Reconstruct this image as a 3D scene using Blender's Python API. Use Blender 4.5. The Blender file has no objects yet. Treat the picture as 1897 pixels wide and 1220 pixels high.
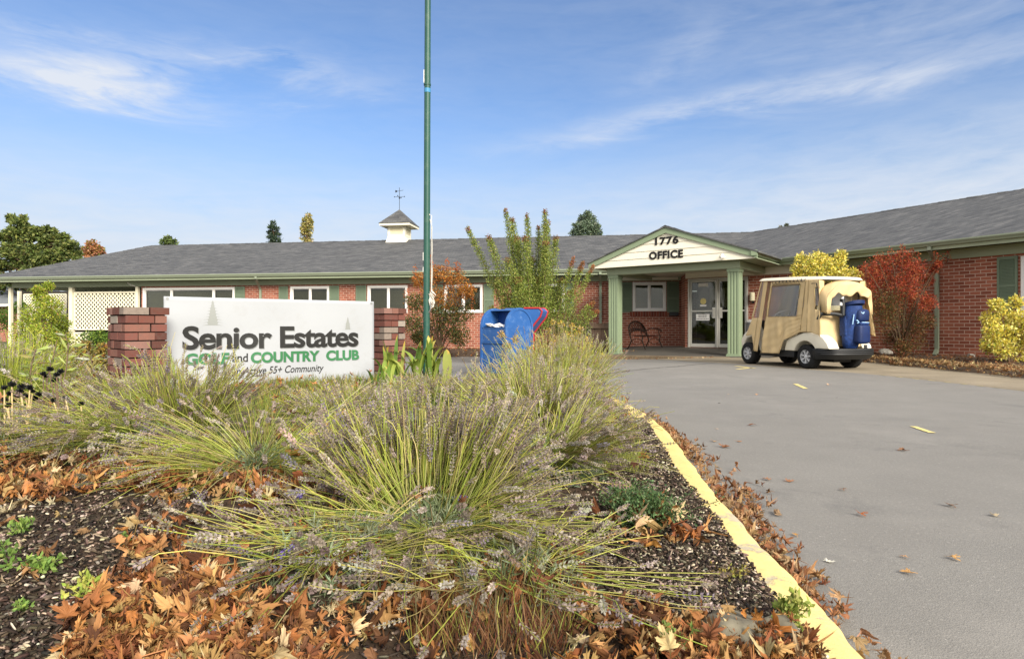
import bpy, bmesh, math, random
import numpy as np
from mathutils import Vector, Matrix
random.seed(7); RNG = np.random.default_rng(7)
SC = bpy.context.scene; COL = SC.collection
R_ = math.radians
# ------------------------------------------------------------------ camera, world, sun, exposure
F, HOR, CAMZ = 1150.0, 605.0, 0.8
cam_d = bpy.data.cameras.new('camera'); cam = bpy.data.objects.new('camera', cam_d); COL.objects.link(cam)
cam.location = (0, 0, CAMZ); cam.rotation_euler = (R_(90), 0, 0)
cam_d.sensor_width = 36.0; cam_d.lens = 36.0 * F / 1897.0; cam_d.shift_y = -5.0 / 1897.0
cam_d.clip_start = 0.05; cam_d.clip_end = 3000
SC.camera = cam
SUN = Vector((0.40, -0.80, 0.47)).normalized()
sun_el = math.asin(SUN.z); sun_az = math.atan2(SUN.x, SUN.y)
world = bpy.data.worlds.new('World'); SC.world = world; world.use_nodes = True
SKY_STRENGTH = 0.08; SUN_STRENGTH = 3.5; EXPOSURE = 1.0
sun_d = bpy.data.lights.new('sun', 'SUN'); sun_d.energy = SUN_STRENGTH; sun_d.angle = R_(26); sun_d.color = (1.0, 0.93, 0.82)
sun = bpy.data.objects.new('sun', sun_d); COL.objects.link(sun)
sun.rotation_euler = SUN.to_track_quat('Z', 'Y').to_euler(); sun.location = (20, -40, 30)
SC.view_settings.view_transform = 'Standard'; SC.view_settings.look = 'None'
SC.view_settings.exposure = EXPOSURE; SC.view_settings.gamma = 1.0; SC.view_settings.use_curve_mapping = False
SC.render.engine = 'CYCLES'
SC.cycles.max_bounces = 8; SC.cycles.transparent_max_bounces = 12; SC.cycles.caustics_reflective = False
SC.cycles.caustics_refractive = False; SC.cycles.use_denoising = True

class NT:
    """small helper for writing node trees"""
    def __init__(s, tree): s.t = tree; s.n = tree.nodes; s.l = tree.links
    def node(s, typ, ins=None, **kw):
        n = s.n.new(typ)
        for k, v in kw.items(): setattr(n, k, v)
        for k, v in (ins or {}).items():
            i = n.inputs[k]
            if hasattr(v, 'links') or isinstance(v, bpy.types.NodeSocket): s.l.new(v, i)
            else: i.default_value = v
        return n
    def math(s, op, a, b=0.0, c=0.0, clamp=False):
        n = s.node('ShaderNodeMath', {0: a, 1: b, 2: c}, operation=op); n.use_clamp = clamp; return n.outputs[0]
    def mix(s, f, a, b, blend='MIX'):
        n = s.node('ShaderNodeMix', data_type='RGBA', blend_type=blend)
        for i, v in ((0, f), (6, a), (7, b)):
            if isinstance(v, bpy.types.NodeSocket): s.l.new(v, n.inputs[i])
            else: n.inputs[i].default_value = v
        return n.outputs[2]
    def noise(s, vec, scale, detail=3, rough=.55, dist=0.0):
        n = s.node('ShaderNodeTexNoise', {'Scale': scale, 'Detail': detail, 'Roughness': rough, 'Distortion': dist})
        if vec is not None: s.l.new(vec, n.inputs['Vector'])
        return n.outputs['Fac']
    def ramp(s, f, stops):
        n = s.node('ShaderNodeValToRGB'); r = n.color_ramp
        while len(r.elements) < len(stops): r.elements.new(.5)
        for e, (p, c) in zip(r.elements, stops): e.position = p; e.color = c if len(c) == 4 else (*c, 1)
        s.l.new(f, n.inputs[0]); return n.outputs[0]

def lin(h):
    if isinstance(h, str): h = tuple(int(h[i:i+2], 16) for i in (0, 2, 4))
    return tuple((c/255/12.92 if c/255 <= .04045 else ((c/255+.055)/1.055)**2.4) for c in h)
def rgba(h): return (*(lin(h) if not (isinstance(h, tuple) and max(h) <= 1) else h), 1)

def build_world():
    w = NT(world.node_tree); w.n.clear()
    out = w.node('ShaderNodeOutputWorld'); bg = w.node('ShaderNodeBackground', {'Strength': SKY_STRENGTH})
    sky = w.node('ShaderNodeTexSky', sky_type='NISHITA'); sky.sun_disc = False
    sky.sun_elevation = sun_el; sky.sun_rotation = sun_az; sky.altitude = 50; sky.air_density = 1.0; sky.dust_density = 0.5; sky.ozone_density = 2.0
    tc = w.node('ShaderNodeTexCoord'); sep = w.node('ShaderNodeSeparateXYZ'); w.l.new(tc.outputs['Generated'], sep.inputs[0])
    x, y, z = sep.outputs
    az = w.math('MULTIPLY', w.math('ARCTAN2', x, y), 57.2958); el = w.math('MULTIPLY', w.math('ARCSINE', z), 57.2958)
    def gauss(val, mu, sig):
        d = w.math('DIVIDE', w.math('SUBTRACT', val, mu), sig); d2 = w.math('MULTIPLY', d, d)
        return w.math('EXPONENT', w.math('MULTIPLY', d2, -1.0))
    warp = w.node('ShaderNodeCombineXYZ', {0: w.math('MULTIPLY', az, .05), 1: w.math('MULTIPLY', el, .22), 2: 0.0}).outputs[0]
    rot = w.node('ShaderNodeMapping', {'Vector': warp, 'Rotation': (0, 0, -0.25), 'Location': (3.1, 1.7, 0)}).outputs[0]
    n1 = w.noise(rot, 1.3, 6, .62, .8); n2 = w.noise(rot, 5.0, 5, .6, .5)
    fib = w.math('ADD', w.math('MULTIPLY', n1, .65), w.math('MULTIPLY', n2, .35))
    fibm = w.node('ShaderNodeMapRange', {0: fib, 1: .36, 2: .62}).outputs[0]; fibm_s = w.node('ShaderNodeMapRange', {0: fib, 1: .3, 2: .75}).outputs[0]
    wob = w.math('MULTIPLY', w.math('SUBTRACT', n1, .5), 9.0)
    # left wisp
    a1 = w.math('MULTIPLY', gauss(az, -34.5, 6.5), gauss(w.math('ADD', el, wob), 18.8, 1.7))
    a1b = w.math('MULTIPLY', w.math('MULTIPLY', gauss(az, -22, 9), gauss(w.math('ADD', el, wob), 21.0, 1.3)), .5)
    # long streak: its centre line climbs to the right, then flattens
    t = w.math('SMOOTH_MIN', w.math('MULTIPLY_ADD', az, .17, 16.2), 19.2, 1.5)
    cl = w.math('SUBTRACT', w.math('ADD', el, w.math('MULTIPLY', wob, .35)), t)
    wid = w.math('MULTIPLY_ADD', w.math('ABSOLUTE', w.math('SUBTRACT', az, 20)), .012, .8)
    a2 = w.math('MULTIPLY', gauss(cl, 0, wid), w.math('MULTIPLY', w.node('ShaderNodeMapRange', {0: az, 1: -6.0, 2: 12.0}).outputs[0], w.node('ShaderNodeMapRange', {0: az, 1: 46.0, 2: 28.0}).outputs[0]))
    a2 = w.math('MULTIPLY', a2, w.node('ShaderNodeMapRange', {0: fib, 1: .3, 2: .68, 4: .85}).outputs[0])
    a3 = w.math('MULTIPLY', w.math('MULTIPLY', gauss(az, 15, 4.5), gauss(w.math('ADD', el, w.math('MULTIPLY_ADD', az, -.45, 6.5)), 22.4, 1.6)), .35)
    veil = w.math('MULTIPLY', w.math('MULTIPLY', gauss(az, 36, 20), gauss(el, 23, 6)), .42)
    low = w.math('MULTIPLY', w.node('ShaderNodeMapRange', {0: w.math('ADD', el, w.math('ADD', w.math('MULTIPLY', wob, .55), w.math('MULTIPLY', w.math('MAXIMUM', az, 0.0), -.085))), 1: 14.5, 2: 6.0}).outputs[0], w.node('ShaderNodeMapRange', {0: fib, 1: .3, 2: .62, 3: .2, 4: 1.0}).outputs[0])
    base = w.math('MULTIPLY', w.node('ShaderNodeMapRange', {0: el, 1: 18.0, 2: 5.0}).outputs[0], .85)
    hi = w.math('ADD', w.math('MULTIPLY', w.math('MULTIPLY', w.math('ADD', a1, a1b), 1.5), fibm), w.math('ADD', a2, w.math('MULTIPLY', w.math('ADD', a3, veil), fibm_s)))
    hi = w.math('ADD', hi, w.math('MULTIPLY', fibm_s, .16))
    cov = w.math('ADD', w.math('MULTIPLY', hi, .8), w.math('MULTIPLY', low, .85), clamp=True)
    # cloud added out of view on the rest of the dome, as soft fill
    skyc = w.mix(base, w.mix(1.0, sky.outputs[0], (*SKY_TINT, 1), 'MULTIPLY'), (*HAZE, 1))
    col = w.mix(w.math('MINIMUM', cov, .92), skyc, (*CLOUD, 1))
    # long wispy veil, brightest low down
    # broken bright cloud added over the unseen dome (behind and above), to fill the shadows
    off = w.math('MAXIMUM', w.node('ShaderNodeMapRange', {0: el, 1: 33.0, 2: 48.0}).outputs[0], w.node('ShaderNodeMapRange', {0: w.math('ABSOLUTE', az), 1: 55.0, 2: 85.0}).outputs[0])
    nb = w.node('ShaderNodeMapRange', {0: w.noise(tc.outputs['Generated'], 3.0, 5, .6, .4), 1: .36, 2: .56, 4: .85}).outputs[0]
    col = w.mix(w.math('MULTIPLY', off, nb), col, (*FILL_CLOUD, 1))
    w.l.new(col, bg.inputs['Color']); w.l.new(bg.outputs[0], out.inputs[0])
SKY_TINT = (.83, .93, 1.09); HAZE = (3.1, 3.75, 4.6); CLOUD = (5.0, 5.25, 5.7); FILL_CLOUD = (12.5, 11.8, 10.8)
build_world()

# ------------------------------------------------------------------ materials
MATS = {}
def new_mat(name):
    m = bpy.data.materials.new(name); m.use_nodes = True; MATS[name] = m
    w = NT(m.node_tree); b = m.node_tree.nodes['Principled BSDF']; b.inputs['Specular IOR Level'].default_value = .35
    return m, w, b
def paint(name, color, rough=.5, var=.12, scale=3.0, bump=0.0, bscale=60, metallic=0.0, dirt=None, spec=None):
    m, w, b = new_mat(name); c = lin(color)
    tc = w.node('ShaderNodeTexCoord').outputs['Object']
    n = w.noise(tc, scale, 6, .65); f = w.node('ShaderNodeMapRange', {0: n, 1: .3, 2: .7}).outputs[0]
    lo = tuple(x*(1-var) for x in c); hi = tuple(min(1, x*(1+var)) for x in c)
    col = w.mix(f, (*lo, 1), (*hi, 1))
    if dirt:
        n2 = w.noise(tc, scale*5, 8, .75); g = w.node('ShaderNodeMapRange', {0: n2, 1: .52, 2: .72}).outputs[0]
        col = w.mix(w.math('MULTIPLY', g, dirt[1]), col, rgba(dirt[0]))
    w.l.new(col, b.inputs['Base Color']); b.inputs['Roughness'].default_value = rough; b.inputs['Metallic'].default_value = metallic
    if spec is not None: b.inputs['Specular IOR Level'].default_value = spec
    if bump:
        nb = w.noise(tc, bscale, 4, .6); bp = w.node('ShaderNodeBump', {'Height': nb, 'Strength': bump, 'Distance': .01}); w.l.new(bp.outputs[0], b.inputs['Normal'])
    return m
def attr_mat(name, rough=.6, trans=.25, spec=.3, bump=0.0):
    m, w, b = new_mat(name); a = w.node('ShaderNodeAttribute', attribute_name='Col').outputs['Color']
    w.l.new(a, b.inputs['Base Color']); b.inputs['Roughness'].default_value = rough; b.inputs['Specular IOR Level'].default_value = spec
    if bump:
        tc = w.node('ShaderNodeTexCoord').outputs['Object']; nb = w.noise(tc, 60, 7, .8)
        bp = w.node('ShaderNodeBump', {'Height': nb, 'Strength': bump, 'Distance': .004}); w.l.new(bp.outputs[0], b.inputs['Normal'])
        w.l.new(w.mix(w.node('ShaderNodeMapRange', {0: w.noise(tc, 28, 8, .8), 1: .40, 2: .66, 4: .85}).outputs[0], a, w.mix(.5, a, (.10, .085, .07, 1))), b.inputs['Base Color'])
    if trans:
        t = w.node('ShaderNodeBsdfTranslucent', {'Color': a}); mx = w.node('ShaderNodeMixShader', {0: trans})
        o = [n for n in w.n if n.type == 'OUTPUT_MATERIAL'][0]
        w.l.new(b.outputs[0], mx.inputs[1]); w.l.new(t.outputs[0], mx.inputs[2]); w.l.new(mx.outputs[0], o.inputs[0])
    return m
def brick_mat(name, c1, c2, mortar, bw=.215, rh=.08, ms=.011):
    m, w, b = new_mat(name); uv = w.node('ShaderNodeUVMap').outputs[0]
    br = w.node('ShaderNodeTexBrick', {'Vector': uv, 'Color1': (0, 0, 0, 1), 'Color2': (1, 1, 1, 1), 'Mortar': (.5, .5, .5, 1), 'Scale': 1.0, 'Mortar Size': ms/2, 'Mortar Smooth': .15, 'Bias': 0.0, 'Brick Width': bw, 'Row Height': rh})
    n = w.noise(uv, 9, 6, .7); n3 = w.noise(uv, 1.1, 3, .5)
    t = w.math('ADD', w.math('MULTIPLY', br.outputs['Color'], .55), w.math('ADD', w.math('MULTIPLY', n, .3), w.math('MULTIPLY', n3, .25)))
    c = w.ramp(t, [(.15, lin(c1)), (.5, tuple((a+d)/2 for a, d in zip(lin(c1), lin(c2)))), (.9, lin(c2))])
    mo = w.mix(w.node('ShaderNodeMapRange', {0: n3, 1: .3, 2: .7}).outputs[0], rgba(mortar), (*tuple(x*.75 for x in lin(mortar)), 1))
    w.l.new(w.mix(br.outputs['Fac'], c, mo), b.inputs['Base Color']); b.inputs['Roughness'].default_value = .85
    h = w.math('ADD', w.math('MULTIPLY', br.outputs['Fac'], -1.0), w.math('MULTIPLY', w.noise(uv, 40, 4), .35))
    bp = w.node('ShaderNodeBump', {'Height': h, 'Strength': .6, 'Distance': .008}); w.l.new(bp.outputs[0], b.inputs['Normal'])
    return m
brick_mat('brick', '6e382a', '9f604a', 'c4ab98', ms=.014)
def shingles():
    m, w, b = new_mat('shingles'); uv = w.node('ShaderNodeUVMap').outputs[0]
    wob = w.node('ShaderNodeMapping', {'Vector': uv, 'Location': (0, 0, 0)}).outputs[0]
    br = w.node('ShaderNodeTexBrick', {'Vector': wob, 'Color1': (0, 0, 0, 1), 'Color2': (1, 1, 1, 1), 'Mortar': (.1, .1, .1, 1), 'Scale': 1.0, 'Mortar Size': .006, 'Mortar Smooth': .3, 'Bias': 0.0, 'Brick Width': .24, 'Row Height': .14})
    br2 = w.node('ShaderNodeTexBrick', {'Vector': wob, 'Color1': (0, 0, 0, 1), 'Color2': (1, 1, 1, 1), 'Mortar': (.5, .5, .5, 1), 'Scale': 1.0, 'Mortar Size': .0, 'Bias': 0.0, 'Brick Width': .41, 'Row Height': .14})
    n = w.noise(uv, 14, 6, .75); n0 = w.noise(uv, .5, 3, .5); gr = w.noise(uv, 160, 2, .5)
    t = w.math('ADD', w.math('MULTIPLY', br.outputs['Color'], .40), w.math('ADD', w.math('MULTIPLY', br2.outputs['Color'], .34), w.math('ADD', w.math('MULTIPLY', n, .10), w.math('ADD', w.math('MULTIPLY', n0, .04), w.math('MULTIPLY', gr, .12)))))
    c = w.ramp(t, [(.15, (.046, .047, .049)), (.4, (.071, .072, .073)), (.62, (.091, .091, .090)), (.85, (.128, .126, .122))])
    w.l.new(w.mix(w.math('MULTIPLY', br.outputs['Fac'], .75), c, (.03, .031, .034, 1)), b.inputs['Base Color']); b.inputs['Roughness'].default_value = .9
    sy = w.node('ShaderNodeSeparateXYZ', {0: uv}).outputs[1]; saw = w.math('FRACT', w.math('DIVIDE', sy, .14))
    h = w.math('SUBTRACT', w.math('MULTIPLY', br2.outputs['Color'], .5), w.math('MULTIPLY', saw, 1.0))
    bp = w.node('ShaderNodeBump', {'Height': h, 'Strength': .7, 'Distance': .02}); w.l.new(bp.outputs[0], b.inputs['Normal']); return m
shingles()
def asphalt():
    m, w, b = new_mat('asphalt'); p = w.node('ShaderNodeTexCoord').outputs['Object']
    fine = w.noise(p, 75, 6, .85); big = w.noise(p, .35, 5, .6, .6); mid = w.noise(p, 2.2, 5, .6); vor = w.node('ShaderNodeTexVoronoi', {'Vector': p, 'Scale': 220}).outputs['Distance']
    t = w.math('ADD', w.math('MULTIPLY', fine, .6), w.math('ADD', w.math('MULTIPLY', big, .18), w.math('MULTIPLY', mid, .22)))
    c = w.ramp(t, [(.3, (.135, .127, .115)), (.52, (.198, .188, .170)), (.72, (.275, .262, .235))])
    sp = w.node('ShaderNodeMapRange', {0: w.noise(p, 60, 3, .7), 1: .6, 2: .7}).outputs[0]; c = w.mix(w.math('MULTIPLY', sp, .7), c, (.34, .32, .29, 1))
    # wheel-polished tracks and drying lines running along the drive
    wv = w.node('ShaderNodeMapping', {'Vector': p, 'Rotation': (0, 0, .62), 'Scale': (.12, 1.0, 1.0)}).outputs[0]
    tr = w.noise(wv, 1.4, 4, .6); st = w.node('ShaderNodeMapRange', {0: w.noise(p, 1.1, 7, .72, .3), 1: .57, 2: .68, 4: .4}).outputs[0]; c = w.mix(st, c, (.085, .082, .080, 1)); st2 = w.node('ShaderNodeMapRange', {0: w.noise(w.node('ShaderNodeMapping', {'Vector': p, 'Location': (9, 4, 2)}).outputs[0], .7, 6, .65), 1: .58, 2: .72, 4: .35}).outputs[0]; c = w.mix(st2, c, (.30, .28, .25, 1))
    c = w.mix(w.node('ShaderNodeMapRange', {0: tr, 1: .55, 2: .75, 4: .3}).outputs[0], c, (.125, .122, .118, 1))
    # a few hairline cracks
    cw = w.node('ShaderNodeTexVoronoi', {'Vector': w.node('ShaderNodeVectorMath', {0: p, 1: w.node('ShaderNodeTexNoise', {'Vector': p, 'Scale': 1.2}).outputs['Color']}, operation='ADD').outputs[0], 'Scale': .16}, feature='DISTANCE_TO_EDGE').outputs['Distance']
    ck = w.node('ShaderNodeMapRange', {0: cw, 1: .0012, 2: .0035, 3: .75, 4: 0.0}).outputs[0]; c = w.mix(w.math('MULTIPLY', ck, .0), c, (.04, .04, .04, 1))
    w.l.new(c, b.inputs['Base Color']); b.inputs['Roughness'].default_value = .82
    h = w.math('ADD', vor, fine); bp = w.node('ShaderNodeBump', {'Height': h, 'Strength': .35, 'Distance': .004}); w.l.new(bp.outputs[0], b.inputs['Normal']); return m
asphalt()
def concrete(name, a, d, sc=120):
    m, w, b = new_mat(name); p = w.node('ShaderNodeTexCoord').outputs['Object']
    t = w.math('ADD', w.math('MULTIPLY', w.noise(p, sc, 3, .6), .5), w.math('MULTIPLY', w.noise(p, 1.1, 6, .65), .5))
    w.l.new(w.ramp(t, [(.32, lin(a)), (.68, lin(d))]), b.inputs['Base Color']); b.inputs['Roughness'].default_value = .85
    bp = w.node('ShaderNodeBump', {'Height': w.noise(p, sc, 3), 'Strength': .3, 'Distance': .004}); w.l.new(bp.outputs[0], b.inputs['Normal']); return m
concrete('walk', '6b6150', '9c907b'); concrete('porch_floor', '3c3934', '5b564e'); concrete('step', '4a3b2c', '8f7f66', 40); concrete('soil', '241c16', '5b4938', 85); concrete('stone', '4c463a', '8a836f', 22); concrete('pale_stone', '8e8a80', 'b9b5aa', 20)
def grass_mat():
    m, w, b = new_mat('lawn'); p = w.node('ShaderNodeTexCoord').outputs['Object']
    t = w.math('ADD', w.math('MULTIPLY', w.noise(p, 30, 5, .7), .6), w.math('MULTIPLY', w.noise(p, .6, 3), .4))
    w.l.new(w.ramp(t, [(.3, (.035, .05, .018)), (.7, (.10, .12, .04))]), b.inputs['Base Color']); b.inputs['Roughness'].default_value = .9; return m
grass_mat()
def kerb_mat():
    m, w, b = new_mat('kerb_paint'); p = w.node('ShaderNodeTexCoord').outputs['Object']
    n = w.noise(p, 7, 8, .72); n2 = w.noise(p, 1.7, 5, .6)
    c = w.mix(w.node('ShaderNodeMapRange', {0: n2, 1: .3, 2: .7}).outputs[0], (.64, .48, .17, 1), (.74, .58, .24, 1))
    chip = w.node('ShaderNodeMapRange', {0: w.math('ADD', w.math('MULTIPLY', n, .7), w.math('MULTIPLY', n2, .3)), 1: .565, 2: .61}).outputs[0]
    c = w.mix(w.math('MULTIPLY', chip, .8), c, (.36, .33, .28, 1)); d = w.node('ShaderNodeMapRange', {0: w.noise(p, 40, 6, .8), 1: .5, 2: .8, 4: .5}).outputs[0]
    w.l.new(w.mix(d, c, (.3, .22, .08, 1)), b.inputs['Base Color']); b.inputs['Roughness'].default_value = .7
    bp = w.node('ShaderNodeBump', {'Height': w.math('SUBTRACT', w.noise(p, 70, 5, .7), chip), 'Strength': .5, 'Distance': .004}); w.l.new(bp.outputs[0], b.inputs['Normal'])
kerb_mat()
attr_mat('foliage', .6, .3); attr_mat('dry_leaf', .7, .12, .2); attr_mat('bark_attr', .9, 0, .1); attr_mat('brick_attr', .9, 0, .15, .5); attr_mat('mulch_attr', .9, 0, .1)
paint('trim_green', '969f84', .55, .07, 1.5, .08, 30); paint('column_green', '7f8d71', .5, .05, 1.2, .05, 30); paint('gutter', '868f7a', .4, .06, 1.0); paint('soffit', '77836a', .7, .06, 1)
paint('siding', 'dcd6c3', .6, .04, 1.2, .05, 25); paint('shutter', '66745f', .6, .08, 2); paint('white_vinyl', 'dedcd6', .45, .03, 1); paint('cream', 'cfc7a8', .6, .06, 2)
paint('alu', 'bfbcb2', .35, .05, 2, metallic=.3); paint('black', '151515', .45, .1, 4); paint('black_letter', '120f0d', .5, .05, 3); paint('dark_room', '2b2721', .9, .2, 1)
paint('blind', 'a5a48e', .8, .05, 2); paint('pole_green', '254d42', .45, .12, 1.2, .1, 20, dirt=('7b8a72', .25)); paint('tape_blue', '3a7fa8', .5); paint('rope', 'c9c5ba', .8, .1, 20, .5, 90)
paint('mail_blue', '27548f', .5, .15, 2.0, dirt=('7a98bd', .45)); paint('mail_blue_deep', '123a7a', .5, .15, 3.0); paint('red_paint', 'a02326', .5, .1, 3); paint('paper', 'e6e4e0', .8, .03, 5)
paint('canvas', 'c9b083', .85, .08, 2.5, .25, 90); paint('canvas_seam', '857350', .8); paint('cart_body', 'ddd6c2', .3, .03, 2, spec=.5); paint('cart_roof', 'd8cdb6', .4, .05, 2, dirt=('9a917d', .25)); paint('plastic_black', '1b1c1d', .5, .1, 3, .1, 120)
paint('tyre', '191919', .85, .12, 6, .3, 80); paint('rim', 'c6c7c8', .35, .08, 4, metallic=.25); paint('bag_blue', '193468', .65, .5, 28, .3, 60); paint('bag_navy', '0f2450', .6, .3, 8, .3, 60); paint('bag_trim', '9cc0de', .5)
paint('bench_metal', '2d241d', .45, .25, 15, .3, 40, metallic=.4); paint('fence_wood', '6a5747', .9, .25, 3, .3, 40); paint('lattice', 'd9d3b9', .6, .05, 2); paint('far_roof', '6a6e72', .9, .1, 4)
paint('banner', '9ea1a4', .55, .03, 1.0, dirt=('8a877f', .22)); paint('print_black', '1b1b19', .5, .05, 3); paint('print_grey', '878a86', .6, .04, 3); paint('print_green', '2f6a41', .5, .1, 6); paint('print_shadow', '7a7c7a', .6, .05, 3)
paint('road_yellow', 'cdbd7c', .8, .1, 12, dirt=('9a917a', .5)); paint('crack', '3f3d3a', .9); paint('galv', '8b8d8c', .5, .1, 3, metallic=.5)
def glass(name, tint, trans=.6, rough=.02):
    m, w, b = new_mat(name); w.n.clear(); o = w.node('ShaderNodeOutputMaterial')
    g = w.node('ShaderNodeBsdfGlossy', {'Color': (.9, .93, .95, 1), 'Roughness': rough}); t = w.node('ShaderNodeBsdfTransparent', {'Color': (*tint, 1)})
    fr = w.node('ShaderNodeFresnel', {'IOR': 1.5}); f = w.math('MULTIPLY_ADD', fr.outputs[0], 1.0, 1-trans, clamp=True)
    p = w.node('ShaderNodeTexCoord').outputs['Object']
    bp = w.node('ShaderNodeBump', {'Height': w.noise(p, 2.5, 2), 'Strength': .06, 'Distance': .02}); w.l.new(bp.outputs[0], g.inputs['Normal'])
    mx = w.node('ShaderNodeMixShader', {0: f, 1: t.outputs[0], 2: g.outputs[0]}); w.l.new(mx.outputs[0], o.inputs[0])
glass('window_glass', (.62, .62, .54), 1.0); glass('vinyl', (.95, .95, .92), .90, .4)
def M(n): return MATS[n]

# ------------------------------------------------------------------ mesh helpers
def tag(o, label=None, cat=None, group=None, kind=None):
    for k, v in (('label', label), ('category', cat), ('group', group), ('kind', kind)):
        if v: o[k] = v
    return o
def empty(name, loc=(0, 0, 0), rz=0.0, **kw):
    o = bpy.data.objects.new(name, None); COL.objects.link(o); o.location = loc; o.rotation_euler = (0, 0, rz); o.empty_display_size = .2
    return tag(o, **kw)
def root_of(o):
    while o.parent: o = o.parent
    return o
class MB:
    def __init__(s): s.v = []; s.f = []; s.c = []
    def add(s, vs, fs, col=None):
        b = len(s.v); s.v += [tuple(p) for p in vs]; s.f += [tuple(b+i for i in f) for f in fs]; s.c += [col or (1, 1, 1)]*len(vs)
    def box(s, a, b, M_=None, col=None):
        x0, y0, z0 = a; x1, y1, z1 = b
        vs = [Vector(p) for p in ((x0,y0,z0),(x1,y0,z0),(x1,y1,z0),(x0,y1,z0),(x0,y0,z1),(x1,y0,z1),(x1,y1,z1),(x0,y1,z1))]
        if M_ is not None: vs = [M_ @ p for p in vs]
        s.add(vs, [(0,3,2,1),(4,5,6,7),(0,1,5,4),(1,2,6,5),(2,3,7,6),(3,0,4,7)], col)
    def hexa(s, vs, col=None):
        s.add(vs, [(0,3,2,1),(4,5,6,7),(0,1,5,4),(1,2,6,5),(2,3,7,6),(3,0,4,7)], col)
    def prism(s, pts, fn, t0, t1, col=None):
        """pts: closed 2D outline; fn(a, b, t) -> 3D"""
        n = len(pts); vs = [fn(a, b, t0) for a, b in pts] + [fn(a, b, t1) for a, b in pts]
        fs = [tuple(range(n-1, -1, -1)), tuple(range(n, 2*n))] + [(i, (i+1) % n, n+(i+1) % n, n+i) for i in range(n)]
        s.add(vs, fs, col)
    def tube(s, pts, r, n=8, col=None, caps=True):
        pts = [Vector(p) for p in pts]; rs = r if isinstance(r, (list, tuple)) else [r]*len(pts); vs = []; up = None
        for i, p in enumerate(pts):
            t = (pts[min(i+1, len(pts)-1)] - pts[max(i-1, 0)]).normalized()
            if up is None: up = Vector((0, 0, 1)) if abs(t.z) < .9 else Vector((1, 0, 0))
            a = t.cross(up)
            if a.length < 1e-4: a = t.cross(Vector((0, 1, 0)))
            a.normalize(); b = a.cross(t).normalized(); up = b
            vs += [p + (a*math.cos(k*2*math.pi/n) + b*math.sin(k*2*math.pi/n))*rs[i] for k in range(n)]
        fs = [(i*n+k, i*n+(k+1) % n, (i+1)*n+(k+1) % n, (i+1)*n+k) for i in range(len(pts)-1) for k in range(n)]
        if caps: fs += [tuple(range(n-1, -1, -1)), tuple(range((len(pts)-1)*n, len(pts)*n))]
        s.add(vs, fs, col)
    def lathe(s, prof, center, axis='z', n=20, M_=None, col=None, caps=True):
        """prof: list of (radius, height)"""
        vs = []
        for r, h in prof:
            for k in range(n):
                a = k*2*math.pi/n; p = (r*math.cos(a), r*math.sin(a), h)
                if axis == 'y': p = (p[0], p[2], p[1])
                if axis == 'x': p = (p[2], p[0], p[1])
                p = Vector(p) + Vector(center); vs.append(M_ @ p if M_ is not None else p)
        m = len(prof); fs = [(i*n+k, i*n+(k+1) % n, (i+1)*n+(k+1) % n, (i+1)*n+k) for i in range(m-1) for k in range(n)]
        if caps: fs += [tuple(range(n-1, -1, -1)), tuple(range((m-1)*n, m*n))]
        s.add(vs, fs, col)
    def grid(s, nx, ny, fn, skip=None, thick=None):
        vs = [fn(i/nx, j/ny) for j in range(ny+1) for i in range(nx+1)]
        fs = [(j*(nx+1)+i, j*(nx+1)+i+1, (j+1)*(nx+1)+i+1, (j+1)*(nx+1)+i) for j in range(ny) for i in range(nx) if not (skip and skip((i+.5)/nx, (j+.5)/ny))]
        s.add(vs, fs)
    def build(s, name, mat, parent=None, smooth=False, bevel=0.0, seg=1, solid=0.0, subsurf=0, **kw):
        off = Vector((0, 0, 0))
        if parent is not None and getattr(s, 'world', False): off = root_of(parent).location
        me = bpy.data.meshes.new(name); me.from_pydata([tuple(Vector(p) - off) for p in s.v], [], s.f)
        bm = bmesh.new(); bm.from_mesh(me); bmesh.ops.recalc_face_normals(bm, faces=bm.faces)
        if bevel:
            bmesh.ops.remove_doubles(bm, verts=bm.verts, dist=1e-5)
            es = [e for e in bm.edges if len(e.link_faces) == 2 and e.calc_face_angle(0) > .5]
            bmesh.ops.bevel(bm, geom=es, offset=bevel, segments=seg, affect='EDGES', clamp_overlap=True, profile=.5)
        bm.to_mesh(me); bm.free()
        if s.c and any(c != (1, 1, 1) for c in s.c) and not bevel:
            a = me.color_attributes.new('Col', 'FLOAT_COLOR', 'POINT'); arr = np.ones((len(s.c), 4), np.float32); arr[:, :3] = s.c; a.data.foreach_set('color', arr.ravel())
        uv_box(me, off)
        return link(name, me, mat, parent, smooth, solid, subsurf, **kw)
def uv_box(me, off=Vector((0, 0, 0))):
    uv = me.uv_layers.new(name='UVMap'); co = me.vertices
    for p in me.polygons:
        n = p.normal
        if abs(n.z) < .95: t = Vector((-n.y, n.x, 0)).normalized(); b = Vector(n).cross(t)
        else: t = Vector((1, 0, 0)); b = Vector((0, 1, 0))
        for li in p.loop_indices:
            q = co[me.loops[li].vertex_index].co + off; uv.data[li].uv = (q.dot(t), q.dot(b))
def link(name, me, mat, parent=None, smooth=False, solid=0.0, subsurf=0, **kw):
    if mat: me.materials.append(M(mat) if isinstance(mat, str) else mat)
    if smooth:
        for p in me.polygons: p.use_smooth = True
        if smooth != 'all':
            try: me.set_sharp_from_angle(angle=R_(40))
            except Exception: pass
    o = bpy.data.objects.new(name, me); COL.objects.link(o); o.parent = parent
    if subsurf: md = o.modifiers.new('s', 'SUBSURF'); md.levels = md.render_levels = subsurf
    if solid: md = o.modifiers.new('t', 'SOLIDIFY'); md.thickness = solid; md.offset = 0
    return tag(o, **kw)
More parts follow.
